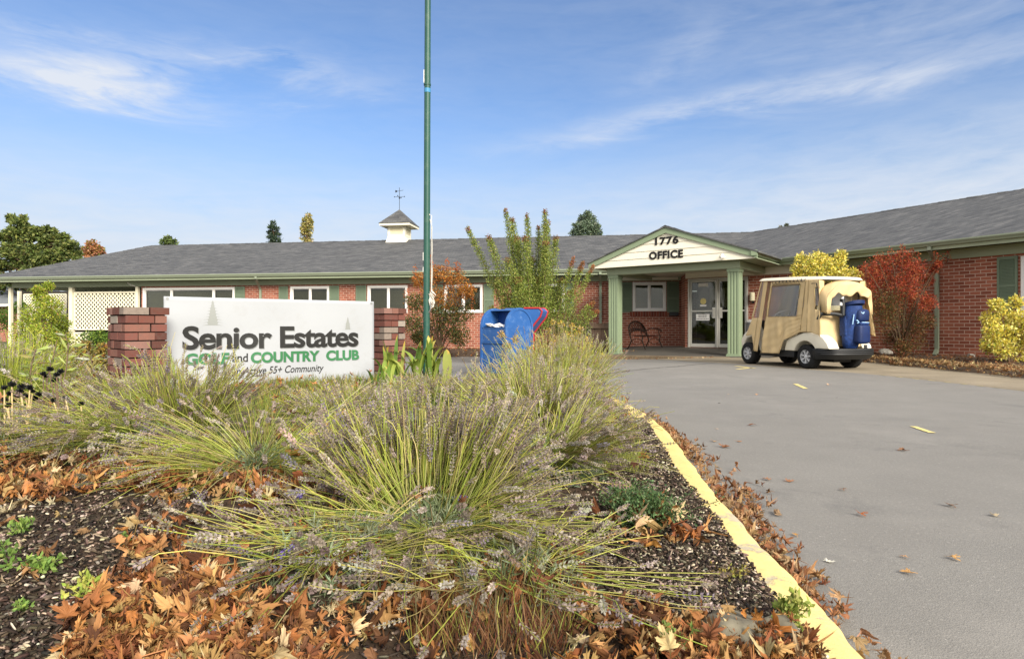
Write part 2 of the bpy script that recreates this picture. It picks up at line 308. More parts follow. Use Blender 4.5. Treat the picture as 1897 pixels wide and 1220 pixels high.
def np_mesh(name, V, Fs, C, mat, parent=None, smooth=False, **kw):
    """V (n,3); Fs list of (m,k) int arrays; C (n,3)"""
    me = bpy.data.meshes.new(name); V = np.asarray(V, np.float32)
    if parent is not None: V = V - np.array(root_of(parent).location, np.float32)
    me.vertices.add(len(V)); me.vertices.foreach_set('co', V.ravel())
    tot = sum(f.size for f in Fs); me.loops.add(tot); me.loops.foreach_set('vertex_index', np.concatenate([f.ravel() for f in Fs]).astype(np.int32))
    ls = []; c = 0
    for f in Fs: k = f.shape[1]; ls.append(c + np.arange(len(f))*k); c += f.size
    me.polygons.add(sum(len(f) for f in Fs)); me.polygons.foreach_set('loop_start', np.concatenate(ls).astype(np.int32))
    try: me.polygons.foreach_set('loop_total', np.concatenate([np.full(len(f), f.shape[1]) for f in Fs]).astype(np.int32))
    except Exception: pass
    me.update(calc_edges=True); me.validate()
    a = me.color_attributes.new('Col', 'FLOAT_COLOR', 'POINT'); arr = np.ones((len(V), 4), np.float32); arr[:, :3] = np.clip(C, 0, 1); a.data.foreach_set('color', arr.ravel())
    return link(name, me, mat, parent, smooth, **kw)

# frames: wall planes. u along, v out towards the drive, z up
class Frame:
    def __init__(s, O, d, n): s.O = O; s.d = d; s.n = n
    def p(s, u, v, z): return Vector((s.O[0]+s.d[0]*u+s.n[0]*v, s.O[1]+s.d[1]*u+s.n[1]*v, z))
    def u(s, px, v=0.0):
        r = (px-948.5)/F; ox = s.O[0]+s.n[0]*v; oy = s.O[1]+s.n[1]*v
        return (r*oy-ox)/(s.d[0]-r*s.d[1])
    def z(s, px, py, v=0.0): q = s.p(s.u(px, v), v, 0); return CAMZ+(HOR-py)/F*q.y
class WB(MB):
    """mesh builder in world coordinates; boxes given in a wall frame"""
    world = True
    def fb(s, fr, u0, u1, v0, v1, z0, z1, col=None):
        s.hexa([fr.p(u0, v0, z0), fr.p(u1, v0, z0), fr.p(u1, v1, z0), fr.p(u0, v1, z0), fr.p(u0, v0, z1), fr.p(u1, v0, z1), fr.p(u1, v1, z1), fr.p(u0, v1, z1)], col)
    def fprism(s, fr, pts_uz, v0, v1): s.prism(pts_uz, lambda a, b, t: fr.p(a, t, b), v0, v1)
    def fprofile(s, fr, pts_vz, u0, u1): s.prism(pts_vz, lambda a, b, t: fr.p(t, a, b), u0, u1)
FM = Frame((-7, 23.1), (.988, -.153), (-.153, -.988)); FD = Frame((5.62, 19.8), (.793, -.609), (-.609, -.793)); FR = Frame((8.435, 17.64), (.497, -.868), (-.868, -.497))
FP = Frame((3.15, 18.9), (.793, -.609), (-.609, -.793))
def sstep(a, b, x): t = np.clip((x-a)/(b-a), 0, 1); return t*t*(3-2*t)
def za(x, y): return -.16*sstep(12.5, 17.5, y)*sstep(6.6, 2.5, x)
def G(px, py, z=0.0):
    Y = (CAMZ-z)*F/(py-HOR); return ((px-948.5)/F*Y, Y)
# ------------------------------------------------------------------ ground, island, kerb
def catmull(P, n=12):
    P = [np.array(p, float) for p in P]; P = [2*P[0]-P[1]] + P + [2*P[-1]-P[-2]]; out = []
    for i in range(1, len(P)-2):
        for k in range(n):
            t = k/n; out.append(.5*((2*P[i]) + (-P[i-1]+P[i+1])*t + (2*P[i-1]-5*P[i]+4*P[i+1]-P[i+2])*t*t + (-P[i-1]+3*P[i]-3*P[i+1]+P[i+2])*t**3))
    out.append(P[-2]); return np.array(out)
KERB = catmull([(.40, -6), (.56, -2), (.67, 0), (.77, 1.27), (.807, 1.74), (.855, 2.41), (.92, 3.0), (1.0, 3.64), (1.08, 4.47), (1.05, 5.7), (.80, 6.9), (.2, 7.75), (-.7, 8.25), (-2.2, 8.8), (-5, 9.5), (-10, 10.0), (-17, 10.3), (-26, 10.3)], 24)
KT = np.gradient(KERB, axis=0); KT /= np.linalg.norm(KT, axis=1)[:, None]; KN = np.stack([-KT[:, 1], KT[:, 0]], 1)   # inward normal
def kdist(x, y):
    x = np.atleast_1d(np.asarray(x, float)); y = np.atleast_1d(np.asarray(y, float)); out = np.empty(len(x))
    for a in range(0, len(x), 4000):
        d = (x[a:a+4000, None]-KERB[None, :, 0])**2 + (y[a:a+4000, None]-KERB[None, :, 1])**2; i = d.argmin(1)
        s = np.sign((x[a:a+4000]-KERB[i, 0])*KN[i, 0] + (y[a:a+4000]-KERB[i, 1])*KN[i, 1]); out[a:a+4000] = np.sqrt(d[np.arange(len(i)), i])*s
    return out
def lump(x, y): return .014*np.sin(3.1*x+1.3)*np.sin(2.7*y) + .008*np.sin(9*x+y*3)*np.sin(8*y+1)+.004*np.sin(23*x+3)*np.sin(21*y)
def hz(x, y):
    x = np.asarray(x, float); y = np.asarray(y, float); d = kdist(x.ravel(), y.ravel()).reshape(x.shape)
    return .132 + .10*sstep(.2, 2.2, d) + lump(x, y)*sstep(.1, .5, d)

b = MB(); b.add([(-1500, -600, -.3), (1500, -600, -.3), (1500, 2500, -.3), (-1500, 2500, -.3)], [(0, 1, 2, 3)])
b.build('ground', 'lawn', kind='structure', label='flat grassy ground reaching to the horizon')
b = MB(); xs = np.linspace(-45, 16, 123); ys = np.linspace(-25, 30, 111)
b.add([(x, y, float(za(x, y))) for y in ys for x in xs], [(j*123+i, j*123+i+1, (j+1)*123+i+1, (j+1)*123+i) for j in range(110) for i in range(122)])
b.build('road', 'asphalt', kind='structure', smooth=True, label='grey asphalt drive curving past the entrance')
# tan concrete strip along the building side of the drive
SA = catmull([G(1225, 664, -.1), G(1290, 668, -.02), G(1370, 674), G(1450, 681), G(1600, 692), (6.28, 8.6), (6.36, 7.4), (6.6, 4), (6.9, -3)], 8)
SB = catmull([(3.2, 18.3), (4.6, 17.6), (6.6, 16.6), (8.6, 17.0), (8.8, 14.5), (8.4, 11.5), (8.2, 8.9), (8.2, 4), (8.4, -3)], 8)
KK = [0, .012, .2, .4, .6, .8, 1]; b = MB(); n = len(SA); vs = []
for k in range(7):
    for i in range(n): p = SA[i]*(1-KK[k])+SB[i]*KK[k]; vs.append((p[0], p[1], float(za(p[0], p[1]))+(.006 if k else -.012)))
b.add(vs, [(k*n+i, k*n+i+1, (k+1)*n+i+1, (k+1)*n+i) for k in range(6) for i in range(n-1)])
b.build('walkway', 'walk', kind='structure', smooth=True, label='tan exposed aggregate concrete strip beside the drive')
# porch slab: falls towards the drive
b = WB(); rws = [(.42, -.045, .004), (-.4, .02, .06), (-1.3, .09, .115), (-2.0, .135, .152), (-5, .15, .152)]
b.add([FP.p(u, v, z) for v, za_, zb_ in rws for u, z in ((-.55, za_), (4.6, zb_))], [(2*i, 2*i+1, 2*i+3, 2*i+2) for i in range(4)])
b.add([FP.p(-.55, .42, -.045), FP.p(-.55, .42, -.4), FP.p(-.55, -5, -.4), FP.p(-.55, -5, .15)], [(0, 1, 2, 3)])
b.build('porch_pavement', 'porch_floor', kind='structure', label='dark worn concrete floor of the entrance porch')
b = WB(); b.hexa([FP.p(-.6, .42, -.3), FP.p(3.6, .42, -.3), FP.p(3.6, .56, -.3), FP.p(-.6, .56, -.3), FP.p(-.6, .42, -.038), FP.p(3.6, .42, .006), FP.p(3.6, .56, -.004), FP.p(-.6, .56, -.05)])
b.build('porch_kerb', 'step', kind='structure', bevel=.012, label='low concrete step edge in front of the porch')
# yellow kerb round the island
prof = [(0, -.1), (0, .0), (.022, .095), (.045, .118), (.075, .122), (.172, .122), (.182, .05)]
b = MB(); m = len(prof); vs = []
for i in range(len(KERB)):
    wob = .004*math.sin(i*.37)+.003*math.sin(i*1.1)
    for o, z in prof: p = KERB[i] + KN[i]*(o+wob); vs.append((p[0], p[1], z + float(za(*p)) + .003*math.sin(i*.23)))
b.add(vs, [(i*m+k, i*m+k+1, (i+1)*m+k+1, (i+1)*m+k) for i in range(len(KERB)-1) for k in range(m-1)])
b.build('kerb', 'kerb_paint', kind='structure', smooth=True, label='worn yellow painted concrete kerb round the planted island')
# mulch bed: fine rim with a ragged edge lapping the kerb, coarse middle
b = MB(); rows = [0, .012, .03, .06, .1, .16, .24, .34, .46, .6, .75, .9]; fine = 6; m = len(rows); vs = []; idx = [i/fine for i in range((len(KERB)-1)*fine)]
for a in idx:
    i = int(a); f = a-i; p = KERB[i]*(1-f)+KERB[i+1]*f; nn = KN[i]*(1-f)+KN[i+1]*f
    w0 = .148 + .012*math.sin(a*.041)+.010*math.sin(a*.13+1)+.006*math.sin(a*.37)+random.uniform(-.004, .004)
    for k, r in enumerate(rows):
        q = p + nn*(w0+r)
        z = .123 if k == 0 else (.128 if k == 1 else float(.134 + (.10*sstep(.2, 2.2, w0+r)) + lump(*q)*sstep(.1, .5, w0+r)))
        vs.append((q[0], q[1], z + random.uniform(-.002, .002)*(k > 0) - (.03 if k == len(rows)-1 else 0)))
n = len(idx); b.add(vs, [(i*m+k, i*m+k+1, (i+1)*m+k+1, (i+1)*m+k) for i in range(n-1) for k in range(m-1)])
gx = np.arange(-27, 1.1, .12); gy = np.arange(-6, 10.4, .12); XX, YY = np.meshgrid(gx, gy); D = kdist(XX.ravel(), YY.ravel()).reshape(XX.shape); ZZ = hz(XX, YY)-.004
base = len(b.v); W_ = len(gx); b.v += [(float(x), float(y), float(z)) for x, y, z in zip(XX.ravel(), YY.ravel(), ZZ.ravel())]; b.c += [(1, 1, 1)]*XX.size
for j in range(len(gy)-1):
    for i in range(W_-1):
        if D[j, i] > .35 and D[j+1, i+1] > .35 and D[j, i+1] > .35 and D[j+1, i] > .35: b.f.append((base+j*W_+i, base+j*W_+i+1, base+(j+1)*W_+i+1, base+(j+1)*W_+i))
b.build('planting_bed_ground', 'soil', kind='structure', smooth=True, label='dark mulched earth of the raised island bed')
# beds along the building
def bed(name, fr, us, vout, zin, zout, label):
    b = WB(); nv = 10; vs = []
    for u in us:
        vo = vout(u)
        for k in range(nv+1):
            t = k/nv; q = fr.p(u, vo*t+.001, 0); z = zin*(1-t)+(zout+float(za(q.x, q.y)))*t + .05*math.sin(math.pi*t)*(1 if t < 1 else 0) + .012*math.sin(u*7+k*2)
            if k == nv: z = float(za(q.x, q.y))-.02
            vs.append((q.x, q.y, z))
    n = nv+1; b.add(vs, [(i*n+k, i*n+k+1, (i+1)*n+k+1, (i+1)*n+k) for i in range(len(us)-1) for k in range(nv)])
    b.build(name, 'soil', kind='structure', smooth=True, label=label)
def vwing(u): return float(np.interp(u, [0.6, 1.0, 3.15, 7.05, 12], [.5, 1.2, 2.42, 4.7, 7])) + .06*math.sin(u*5)
bed('wing_bed_ground', FR, np.arange(.6, 12, .12), vwing, .12, .05, 'mulched border along the right wing wall')
bed('main_bed_ground', FM, np.arange(-15, 10.1, .15), lambda u: 2.5+.08*math.sin(u*4), .02, .04, 'narrow border along the main brick wall')
# yellow survey marks
def mark(p0, p1, w, label):
    a = Vector((*p0, 0)); c = Vector((*p1, 0)); d = (c-a).normalized(); nn = Vector((-d.y, d.x, 0)); L = (c-a).length; m = MB(); k = 8; vs = []
    for i in range(k+1):
        for s in (-1, 1): q = a+d*L*i/k+nn*s*w/2*random.uniform(.75, 1.05); vs.append((q.x, q.y, float(za(q.x, q.y))+.0045))
    m.add(vs, [(2*i, 2*i+2, 2*i+3, 2*i+1) for i in range(k)]); m.build('road_marking', 'road_yellow', kind='structure', label=label)
mark(G(1473, 711), G(1493, 720), .07, 'short yellow paint dash nearer the cart'); mark(G(1692, 790), G(1727, 802), .055, 'short yellow paint dash further from the cart')
mark(G(1363, 678), G(1398, 682), .09, 'worn yellow paint patch beside the front cart wheel'); mark(G(1366, 684), G(1392, 681), .10, 'worn yellow stroke by the front cart wheel')
def crack(P, w, label):
    m = MB(); P = catmull(P, 10); vs = []
    for i, p in enumerate(P):
        t = P[min(i+1, len(P)-1)]-P[max(i-1, 0)]; t = t/np.linalg.norm(t); q = p+np.array([-t[1], t[0]])*random.uniform(-.02, .02)
        for s in (-1, 1): r = q+np.array([-t[1], t[0]])*s*w*random.uniform(.3, .6); vs.append((r[0], r[1], float(za(*r))+.0045))
    m.add(vs, [(2*i, 2*i+2, 2*i+3, 2*i+1) for i in range(len(P)-1)]); m.build('road_crack', 'crack', kind='structure', label=label)
crack([G(1120, 692), G(1200, 683), G(1260, 678), G(1330, 670), G(1400, 664)], .03, 'thin dark seam across the drive in front of the porch')
for k in range(9): mark(G(1600+k*30, 691+k*3.3), G(1612+k*30, 692.4+k*3.3), .025, 'faint yellow dash along the drive edge')

# ------------------------------------------------------------------ the office building
BLD = empty('office_building', (5, 20, 0), label='long low red brick clubhouse with grey shingle roof and green trim', cat='building')
ZS, ZE, ZR = 2.37, 2.74, 4.78      # top of brick, roof edge, ridge
def wall_open(fr, u0, u1, z0, z1, ops, thick=.2):
    us = sorted({u0, u1, *[o[0] for o in ops], *[o[1] for o in ops]}); b = WB()
    for a, c in zip(us[:-1], us[1:]):
        zs = [z0]; here = sorted([(o[2], o[3]) for o in ops if o[0] <= a+1e-6 and o[1] >= c-1e-6])
        lo = z0
        for p, q in here:
            if p > lo: b.fb(fr, a, c, -thick, 0, lo, p)
            lo = q
        if z1 > lo: b.fb(fr, a, c, -thick, 0, lo, z1)
    return b
def window(fr, u0, u1, z0, z1, mull, blinds=True, border=.085, sill=False, label=None):
    b = WB(); f0, f1 = -.10, .028
    b.fb(fr, u0, u0+border, f0, f1, z0, z1); b.fb(fr, u1-border, u1, f0, f1, z0, z1); b.fb(fr, u0+border, u1-border, f0, f1-.002, z1-border, z1); b.fb(fr, u0+border, u1-border, f0, f1-.002, z0, z0+border)
    for mu in mull: b.fb(fr, mu-.03, mu+.03, f0, f1-.012, z0+border, z1-border)
    w = b.build('window', 'white_vinyl', BLD, bevel=.006)
    if label: w['label'] = label
    s = WB(); edges = [u0+border] + [x for m_ in mull for x in (m_-.03, m_+.03)] + [u1-border]
    for i in range(0, len(edges), 2):
        a, c = edges[i], edges[i+1]; t = .022
        s.fb(fr, a, a+t, -.08, -.015, z0+border, z1-border); s.fb(fr, c-t, c, -.08, -.015, z0+border, z1-border); s.fb(fr, a+t, c-t, -.08, -.017, z1-border-t, z1-border); s.fb(fr, a+t, c-t, -.08, -.017, z0+border, z0+border+t)
    s.build('sash', 'white_vinyl', w)
    p = WB(); p.fb(fr, u0+border, u1-border, -.056, -.05, z0+border, z1-border); p.build('pane', 'window_glass', w)
    if blinds:
        q = WB(); n = int((z1-z0-.2)/.05)
        for i in range(0, len(edges), 2):
            for k in range(n):
                zz = z0+.1+k*.05
                q.hexa([fr.p(edges[i], -.16, zz), fr.p(edges[i+1], -.16, zz), fr.p(edges[i+1], -.155, zz), fr.p(edges[i], -.155, zz), fr.p(edges[i], -.175, zz+.046), fr.p(edges[i+1], -.175, zz+.046), fr.p(edges[i+1], -.17, zz+.046), fr.p(edges[i], -.17, zz+.046)])
        q.build('blind', 'blind', w)
    if sill:
        q = WB(); k = int((u1-u0+.2)/.09)
        for i in range(k): q.fb(fr, u0-.1+i*.09+.006, u0-.1+(i+1)*.09-.006, -.05, .035, z0-.17, z0-.004, col=[lin('7a3a2b'), lin('8b4634'), lin('6b3126')][i % 3])
        q.fb(fr, u0-.1, u0-.1+k*.09, -.05, .026, z0-.165, z0-.012, col=lin('a58c7a')); q.build('sill', 'brick_attr', w)
    return w
def shutter(fr, u0, u1, z0, z1, n=26):
    b = WB(); t = .045; zm = z0+(z1-z0)*.42; f = .035
    b.fb(fr, u0, u0+t, .002, f, z0, z1); b.fb(fr, u1-t, u1, .002, f, z0, z1)
    for a, c in ((z0, z0+t*1.4), (zm, zm+t*1.2), (z1-t*1.4, z1)): b.fb(fr, u0+t, u1-t, .003, f-.001, a, c)
    b.fb(fr, u0+t, u1-t, .002, .008, z0+.02, z1-.02)
    for k in range(n):
        z = z0+t+(z1-z0-2*t)*k/n; h = (z1-z0)/n
        b.hexa([fr.p(u0+t, .012, z), fr.p(u1-t, .012, z), fr.p(u1-t, .030, z-.0*h), fr.p(u0+t, .030, z-.0*h), fr.p(u0+t, .010, z+h*.75), fr.p(u1-t, .010, z+h*.75), fr.p(u1-t, .014, z+h*.75), fr.p(u0+t, .014, z+h*.75)])
    return b.build('shutter', 'shutter', BLD)
u = FM.u; zw0, zw1 = 1.30, 2.31
wins = [(u(265), u(435), .95, [u(317), u(395)]), (u(538), u(610), zw0, [u(574)]), (u(681), u(755), zw0, [u(719)]), (u(823), u(894), zw0, [u(858)]), (u(968), u(1046), zw0, [u(1007)])]
PW = (u(1172), u(1234), 1.33, 2.33)
ops = [(a, c, z, zw1) for a, c, z, m_ in wins] + [PW]
wall_open(FM, u(262), 12.91, -.35, 2.61, ops).build('wall', 'brick', BLD, label='sunlit brick wall of the long main wing')
for k, (a, c, z, m_) in enumerate(wins): window(FM, a, c, z, zw1, m_)
window(FM, *PW, [u(1203)], sill=True, label='white sliding window inside the porch')
for a, c in ((436, 454), (517, 534), (611, 628.5), (659.5, 679), (802, 821), (896, 915), (948, 966), (1048, 1063)): shutter(FM, u(a), u(c), .95 if a == 436 else zw0-.02, zw1+.02)
for a, c in ((1152.5, 1171), (1235.5, 1258)): shutter(FM, u(a), u(c), 1.30, 2.34)
# entrance wall, return wall, wing wall
wall_open(FD, -.1, 3.56, -.3, 2.61, [(0, 1.87, .15, 2.315)]).build('wall', 'brick', BLD, label='brick wall round the entrance doors')
b = WB(); c0 = FD.p(-.1, 0, 0); c1 = FM.p(12.91, 0, 0)
b.hexa([(c0.x, c0.y, -.3), (c0.x+.14, c0.y+.02, -.3), (c1.x+.2, c1.y+.05, -.3), (c1.x, c1.y, -.3), (c0.x, c0.y, 2.61), (c0.x+.14, c0.y+.02, 2.61), (c1.x+.2, c1.y+.05, 2.61), (c1.x, c1.y, 2.61)]); b.build('wall', 'brick', BLD)
RW = (4.99, 6.6, 1.0, 2.31)
wall_open(FR, 0, 12.5, -.3, 2.61, [RW]).build('wall', 'brick', BLD, label='shaded brick wall of the right wing'); window(FR, *RW, [5.8]); shutter(FR, FR.u(1848), FR.u(1886), 1.18, 2.33, 34)
b = WB(); b.fb(FM, u(262), 19, -11.6, -11.4, -.3, 2.61); b.fb(FM, u(262), u(262)+.2, -11.4, -.2, -.3, 2.61); b.fb(FR, -8, 12.5, -11.6, -11.4, -.3, 2.61); b.fb(FR, 12.3, 12.5, -11.4, -.2, -.3, 2.61)
b.fb(FM, u(262)+.2, 13, -3.1, -3.0, -.3, 2.6); b.build('rear_wall', 'brick', BLD)
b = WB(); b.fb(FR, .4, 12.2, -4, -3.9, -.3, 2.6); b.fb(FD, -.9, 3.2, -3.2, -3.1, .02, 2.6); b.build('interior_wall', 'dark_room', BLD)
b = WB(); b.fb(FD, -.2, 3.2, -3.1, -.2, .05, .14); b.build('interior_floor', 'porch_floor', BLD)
b = WB(); b.fb(FD, .9, 2.6, -2.0, -1.5, .14, .95); b.fb(FD, .85, 2.65, -2.05, -1.45, .95, 1.0); b.build('counter', 'cream', BLD, bevel=.01)
# trim boards
def trims(fr, u0, u1, u0e=None, u1e=None):
    u0e = u0 if u0e is None else u0e; u1e = u1 if u1e is None else u1e
    b = WB(); b.fb(fr, u0, u1, .003, .045, ZS, 2.598); b.build('frieze', 'trim_green', BLD, bevel=.006)
    b = WB(); b.fb(fr, u0e, u1e, -.1, .575, 2.612, 2.63); b.build('soffit', 'soffit', BLD)
    b = WB(); b.fb(fr, u0e, u1e, .575, .60, 2.56, 2.715); b.build('fascia', 'trim_green', BLD)
    gutter(fr, u0e, u1e, .602)
def gutter(fr, u0, u1, v, z=2.645, h=.105):
    b = WB(); o = [(v, z), (v+.075, z), (v+.09, z+.03), (v+.125, z+h*.7), (v+.125, z+h), (v+.112, z+h), (v+.112, z+h*.72), (v+.085, z+.045), (v+.07, z+.012), (v+.012, z+.012), (v+.012, z+h), (v, z+h)]
    b.fprofile(fr, o, u0, u1); return b.build('gutter', 'gutter', BLD)
def inter(fa, va, fb, vb):
    a = fa.p(0, va, 0); c = fb.p(0, vb, 0); d1, d2 = fa.d, fb.d; den = d1[0]*d2[1]-d1[1]*d2[0]
    s = ((c.x-a.x)*d2[1]-(c.y-a.y)*d2[0])/den; t = ((c.x-a.x)*d1[1]-(c.y-a.y)*d1[0])/den
    return s, t
FQ = Frame(tuple(FP.p(3.6, 0, 0))[:2], (.609, .793), (.793, -.609)); FL = Frame((3.15, 18.9), (.609, .793), (-.793, .609))
uL = FM.u(-28, .62); uRg = FM.u(280, -5.7)
sM, sL = inter(FM, .6, FL, .62); sR, sQ = inter(FR, .6, FQ, .62)
trims(FM, uL+.6, 12.9, uL, sM); trims(FR, 0, 12.4, sR, 12.4)
# roof planes
def slab(poly, name='roof', thick=.05, mat='shingles', label=None):
    b = WB(); n = len(poly); b.add([tuple(p) for p in poly] + [(p[0], p[1], p[2]-thick) for p in poly], [tuple(range(n)), tuple(range(2*n-1, n-1, -1))] + [(i, (i+1) % n, n+(i+1) % n, n+i) for i in range(n)])
    return b.build(name, mat, BLD, label=label)
a0 = FM.p(uL, .66, ZE); rg = FM.p(uRg, -5.7, ZR); a2 = FM.p(uL, -12.02, ZE)
v0 = FM.p(inter(FM, .66, FR, .66)[0], .66, ZE); J = FM.p(inter(FM, -5.7, FR, -5.7)[0], -5.7, ZR); j2 = FM.p(inter(FM, -12.02, FR, -12.02)[0], -12.02, ZE)
e0 = FR.p(12.7, .66, ZE); e1 = FR.p(12.7, -5.7, ZR); e2 = FR.p(12.7, -12.02, ZE)
slab([a0, v0, J, rg], label='long grey shingle roof slope over the main wing'); slab([rg, J, j2, a2], label='rear roof slope'); slab([a0, rg, a2], label='hipped roof end')
slab([v0, e0, e1, J], label='grey shingle roof slope over the right wing'); slab([J, e1, e2, j2], label='rear roof slope of the right wing')
def ridge_caps(p, q, name='ridge_cap'):
    p = Vector(p); q = Vector(q); L = (q-p).length; d = (q-p)/L; s = Vector((-d.y, d.x, 0)).normalized(); b = WB(); k = int(L/.2)
    for i in range(k):
        a = p+d*L*i/k; c = p+d*L*(i+1.35)/k; r = random.uniform(-.006, .008); dz = Vector((0, 0, .02+r)); lo = Vector((0, 0, -.042+r))
        b.add([a+dz, c+dz+Vector((0, 0, -.012)), a+s*.14+lo, c+s*.14+lo, a-s*.14+lo, c-s*.14+lo], [(0, 1, 3, 2), (0, 4, 5, 1)])
    b.build(name, 'shingles', BLD, solid=.008)
ridge_caps(rg, J); ridge_caps(J, e1); ridge_caps(a0, rg)
b = WB(); b.fb(Frame(tuple(a0)[:2], ((a2-a0).normalized().x, (a2-a0).normalized().y), (-.988, .153)), 0, 12.6, -.04, .0, 2.56, 2.70); b.build('fascia', 'trim_green', BLD)
# downspouts
def spout(fr, uu, z0=.1, ug=None, lab=None):
    ug = uu if ug is None else ug; b = WB(); w = .04; P = [(ug, .64, 2.66), (ug, .64, 2.56), (ug+(uu-ug)*.9, .14, 2.30), (uu, .055, 2.20), (uu, .055, z0+.12), (uu, .16, z0)]
    for a, c in zip(P[:-1], P[1:]):
        dz = w if abs(a[2]-c[2]) < .3 else 0
        b.hexa([fr.p(a[0]-w, a[1]-.028, a[2]-dz), fr.p(a[0]+w, a[1]-.028, a[2]-dz), fr.p(a[0]+w, a[1]+.028, a[2]+dz*0), fr.p(a[0]-w, a[1]+.028, a[2]), fr.p(c[0]-w, c[1]-.028, c[2]-dz), fr.p(c[0]+w, c[1]-.028, c[2]-dz), fr.p(c[0]+w, c[1]+.028, c[2]), fr.p(c[0]-w, c[1]+.028, c[2])])
    return b.build('downspout', 'gutter', BLD, label=lab)
spout(FM, u(484), 0, u(474, .64), 'downspout above the banner'); spout(FM, u(1112.5), 0, None, 'downspout beside the porch'); spout(FR, FR.u(1738), .15, FR.u(1722, .64), 'peeling downspout behind the red bush')
# doors
b = WB(); t = .055
for a, c in ((0, t), (1.87-t, 1.87), (.915, .955)): b.fb(FD, a, c, -.12, .03, .15, 2.315)
b.fb(FD, t, 1.87-t, -.12, .028, 2.26, 2.315); b.build('door_frame', 'alu', BLD, bevel=.005)
for a, c, s in ((.058, .912, 1), (.958, 1.812, -1)):
    b = WB(); k = .05; b.fb(FD, a, a+k, -.06, -.01, .16, 2.255); b.fb(FD, c-k, c, -.06, -.01, .16, 2.255); b.fb(FD, a+k, c-k, -.06, -.012, .16, .27); b.fb(FD, a+k, c-k, -.06, -.012, 2.2, 2.255); b.fb(FD, a+k, c-k, -.055, -.005, 1.27, 1.315)
    d = b.build('door', 'alu', BLD, bevel=.004, label='left leaf of the glass entrance doors' if s > 0 else 'right leaf of the glass entrance doors')
    p = WB(); p.fb(FD, a+k, c-k, -.038, -.032, .27, 1.27); p.fb(FD, a+k, c-k, -.038, -.032, 1.315, 2.2); p.build('pane', 'window_glass', d)
    h = WB(); x0, x1 = (c-.13, c-.005) if s > 0 else (a+.005, a+.13); h.fb(FD, x0, x1, -.004, .006, 1.07, 1.40)
    xm = (x0+x1)/2; h.tube([FD.p(xm, .005, 1.14), FD.p(xm, .05, 1.15), FD.p(xm, .05, 1.33), FD.p(xm, .005, 1.34)], .011, 8); h.build('handle', 'alu', d)
    if s > 0:
        q = WB(); q.fb(FD, a+.19, a+.62, -.03, -.022, 1.0, 1.2); q.build('notice', 'paper', d)
        q = WB()
        for r, (z, w0, w1) in enumerate(((1.15, .27, .54), (1.105, .27, .53), (1.04, .21, .60))):
            x = a+w0
            while x < a+w1: e = x+random.uniform(.02, .05); q.fb(FD, x, min(e, a+w1), -.0215, -.0195, z, z+.022); x = e+.012
        q.build('notice_print', 'print_black', d)
        q = WB(); q.fb(FD, a+.27, a+.58, -.03, -.022, 2.06, 2.17); q.build('notice', 'paper', d)
        q = WB(); q.lathe([(.001, -.030), (.095, -.030), (.095, -.022), (.001, -.022)], (0, 0, 0), 'z', 20); q.v = [tuple(FD.p(a+.42+x, z, 1.60+y)) for x, y, z in q.v]; q.build('round_sticker', 'road_yellow', d)
        q = WB(); q.fb(FD, a+.32, a+.52, -.03, -.022, 1.44, 1.49); q.build('label_sticker', 'paper', d)
    q = WB(); x = a+.62 if s > 0 else a+.08; q.fb(FD, x, x+.2, -.046, -.041, 1.42, 2.0)
    q.build('poster', 'blind', d)
b = WB(); b.fb(FD, -.08, 3.4, .004, .03, 2.34, 2.598); b.build('door_head_board', 'siding', BLD); b = WB(); b.fb(FM, FM.u(1125), 12.8, .046, .06, 2.40, 2.49); b.build('window_head_board', 'siding', BLD)
# wall lantern beside the doors
b = WB(); lu = FD.u(1394, .1); b.fb(FD, lu-.03, lu+.03, 0, .03, 1.5, 1.74); b.tube([FD.p(lu, .03, 1.54), FD.p(lu, .12, 1.52), FD.p(lu, .12, 1.56)], .012, 6)
lt = b.build('wall_lantern', 'black', BLD); b = WB(); b.lathe([(.05, 1.56), (.075, 1.58), (.075, 1.80), (.05, 1.82)], tuple(FD.p(lu, .12, 0)), n=12); b.build('lamp_shade', 'cream', lt)
b = WB(); bu = u(1248); b.fb(FM, bu-.15, bu+.15, .005, .14, 1.17, 1.30); b.build('letter_box', 'black', BLD, bevel=.01)
# portico
UM = 1.86
def column(uu, z0, lab):
    b = WB(); s = .15; g = .018; pts = []
    side = [(-s, 0), (-.105, 0), (-.098, g), (-.062, g), (-.055, 0), (-.022, 0), (-.015, g), (.015, g), (.022, 0), (.055, 0), (.062, g), (.098, g), (.105, 0)]
    for k in range(4):
        for t, dpt in side:
            x, y = t, -s+dpt
            for _ in range(k): x, y = -y, x
            pts.append((x, y))
    b.prism(pts, lambda x, y, t: FP.p(uu+x, -y, t), z0+.08, 2.27); b.fb(FP, uu-.185, uu+.185, -.185, .185, z0-.06, z0+.05); b.fb(FP, uu-.168, uu+.168, -.168, .168, z0+.05, z0+.08)
    b.fb(FP, uu-.17, uu+.17, -.17, .17, 2.27, 2.355)
    return b.build('column', 'column_green', BLD, label=lab)
column(0, -.05, 'fluted green porch column beside the wooden fence'); column(3.6, -.0, 'fluted green porch column beside the cart')
b = WB(); b.fb(FP, -.19, 3.79, -.12, .19, 2.358, 2.556); b.build('beam', 'trim_green', BLD, bevel=.01)
b = WB(); b.fb(FP, 3.5, 3.78, -2.3, -.121, 2.36, 2.554); b.build('beam', 'trim_green', BLD, bevel=.01); b = WB(); b.fb(FP, -.18, .1, -2.4, -.121, 2.36, 2.554); b.build('beam', 'trim_green', BLD, bevel=.01)
b = WB(); b.fb(FP, .1, 3.5, -3.4, -.1, 2.50, 2.52); b.build('ceiling', 'siding', BLD)
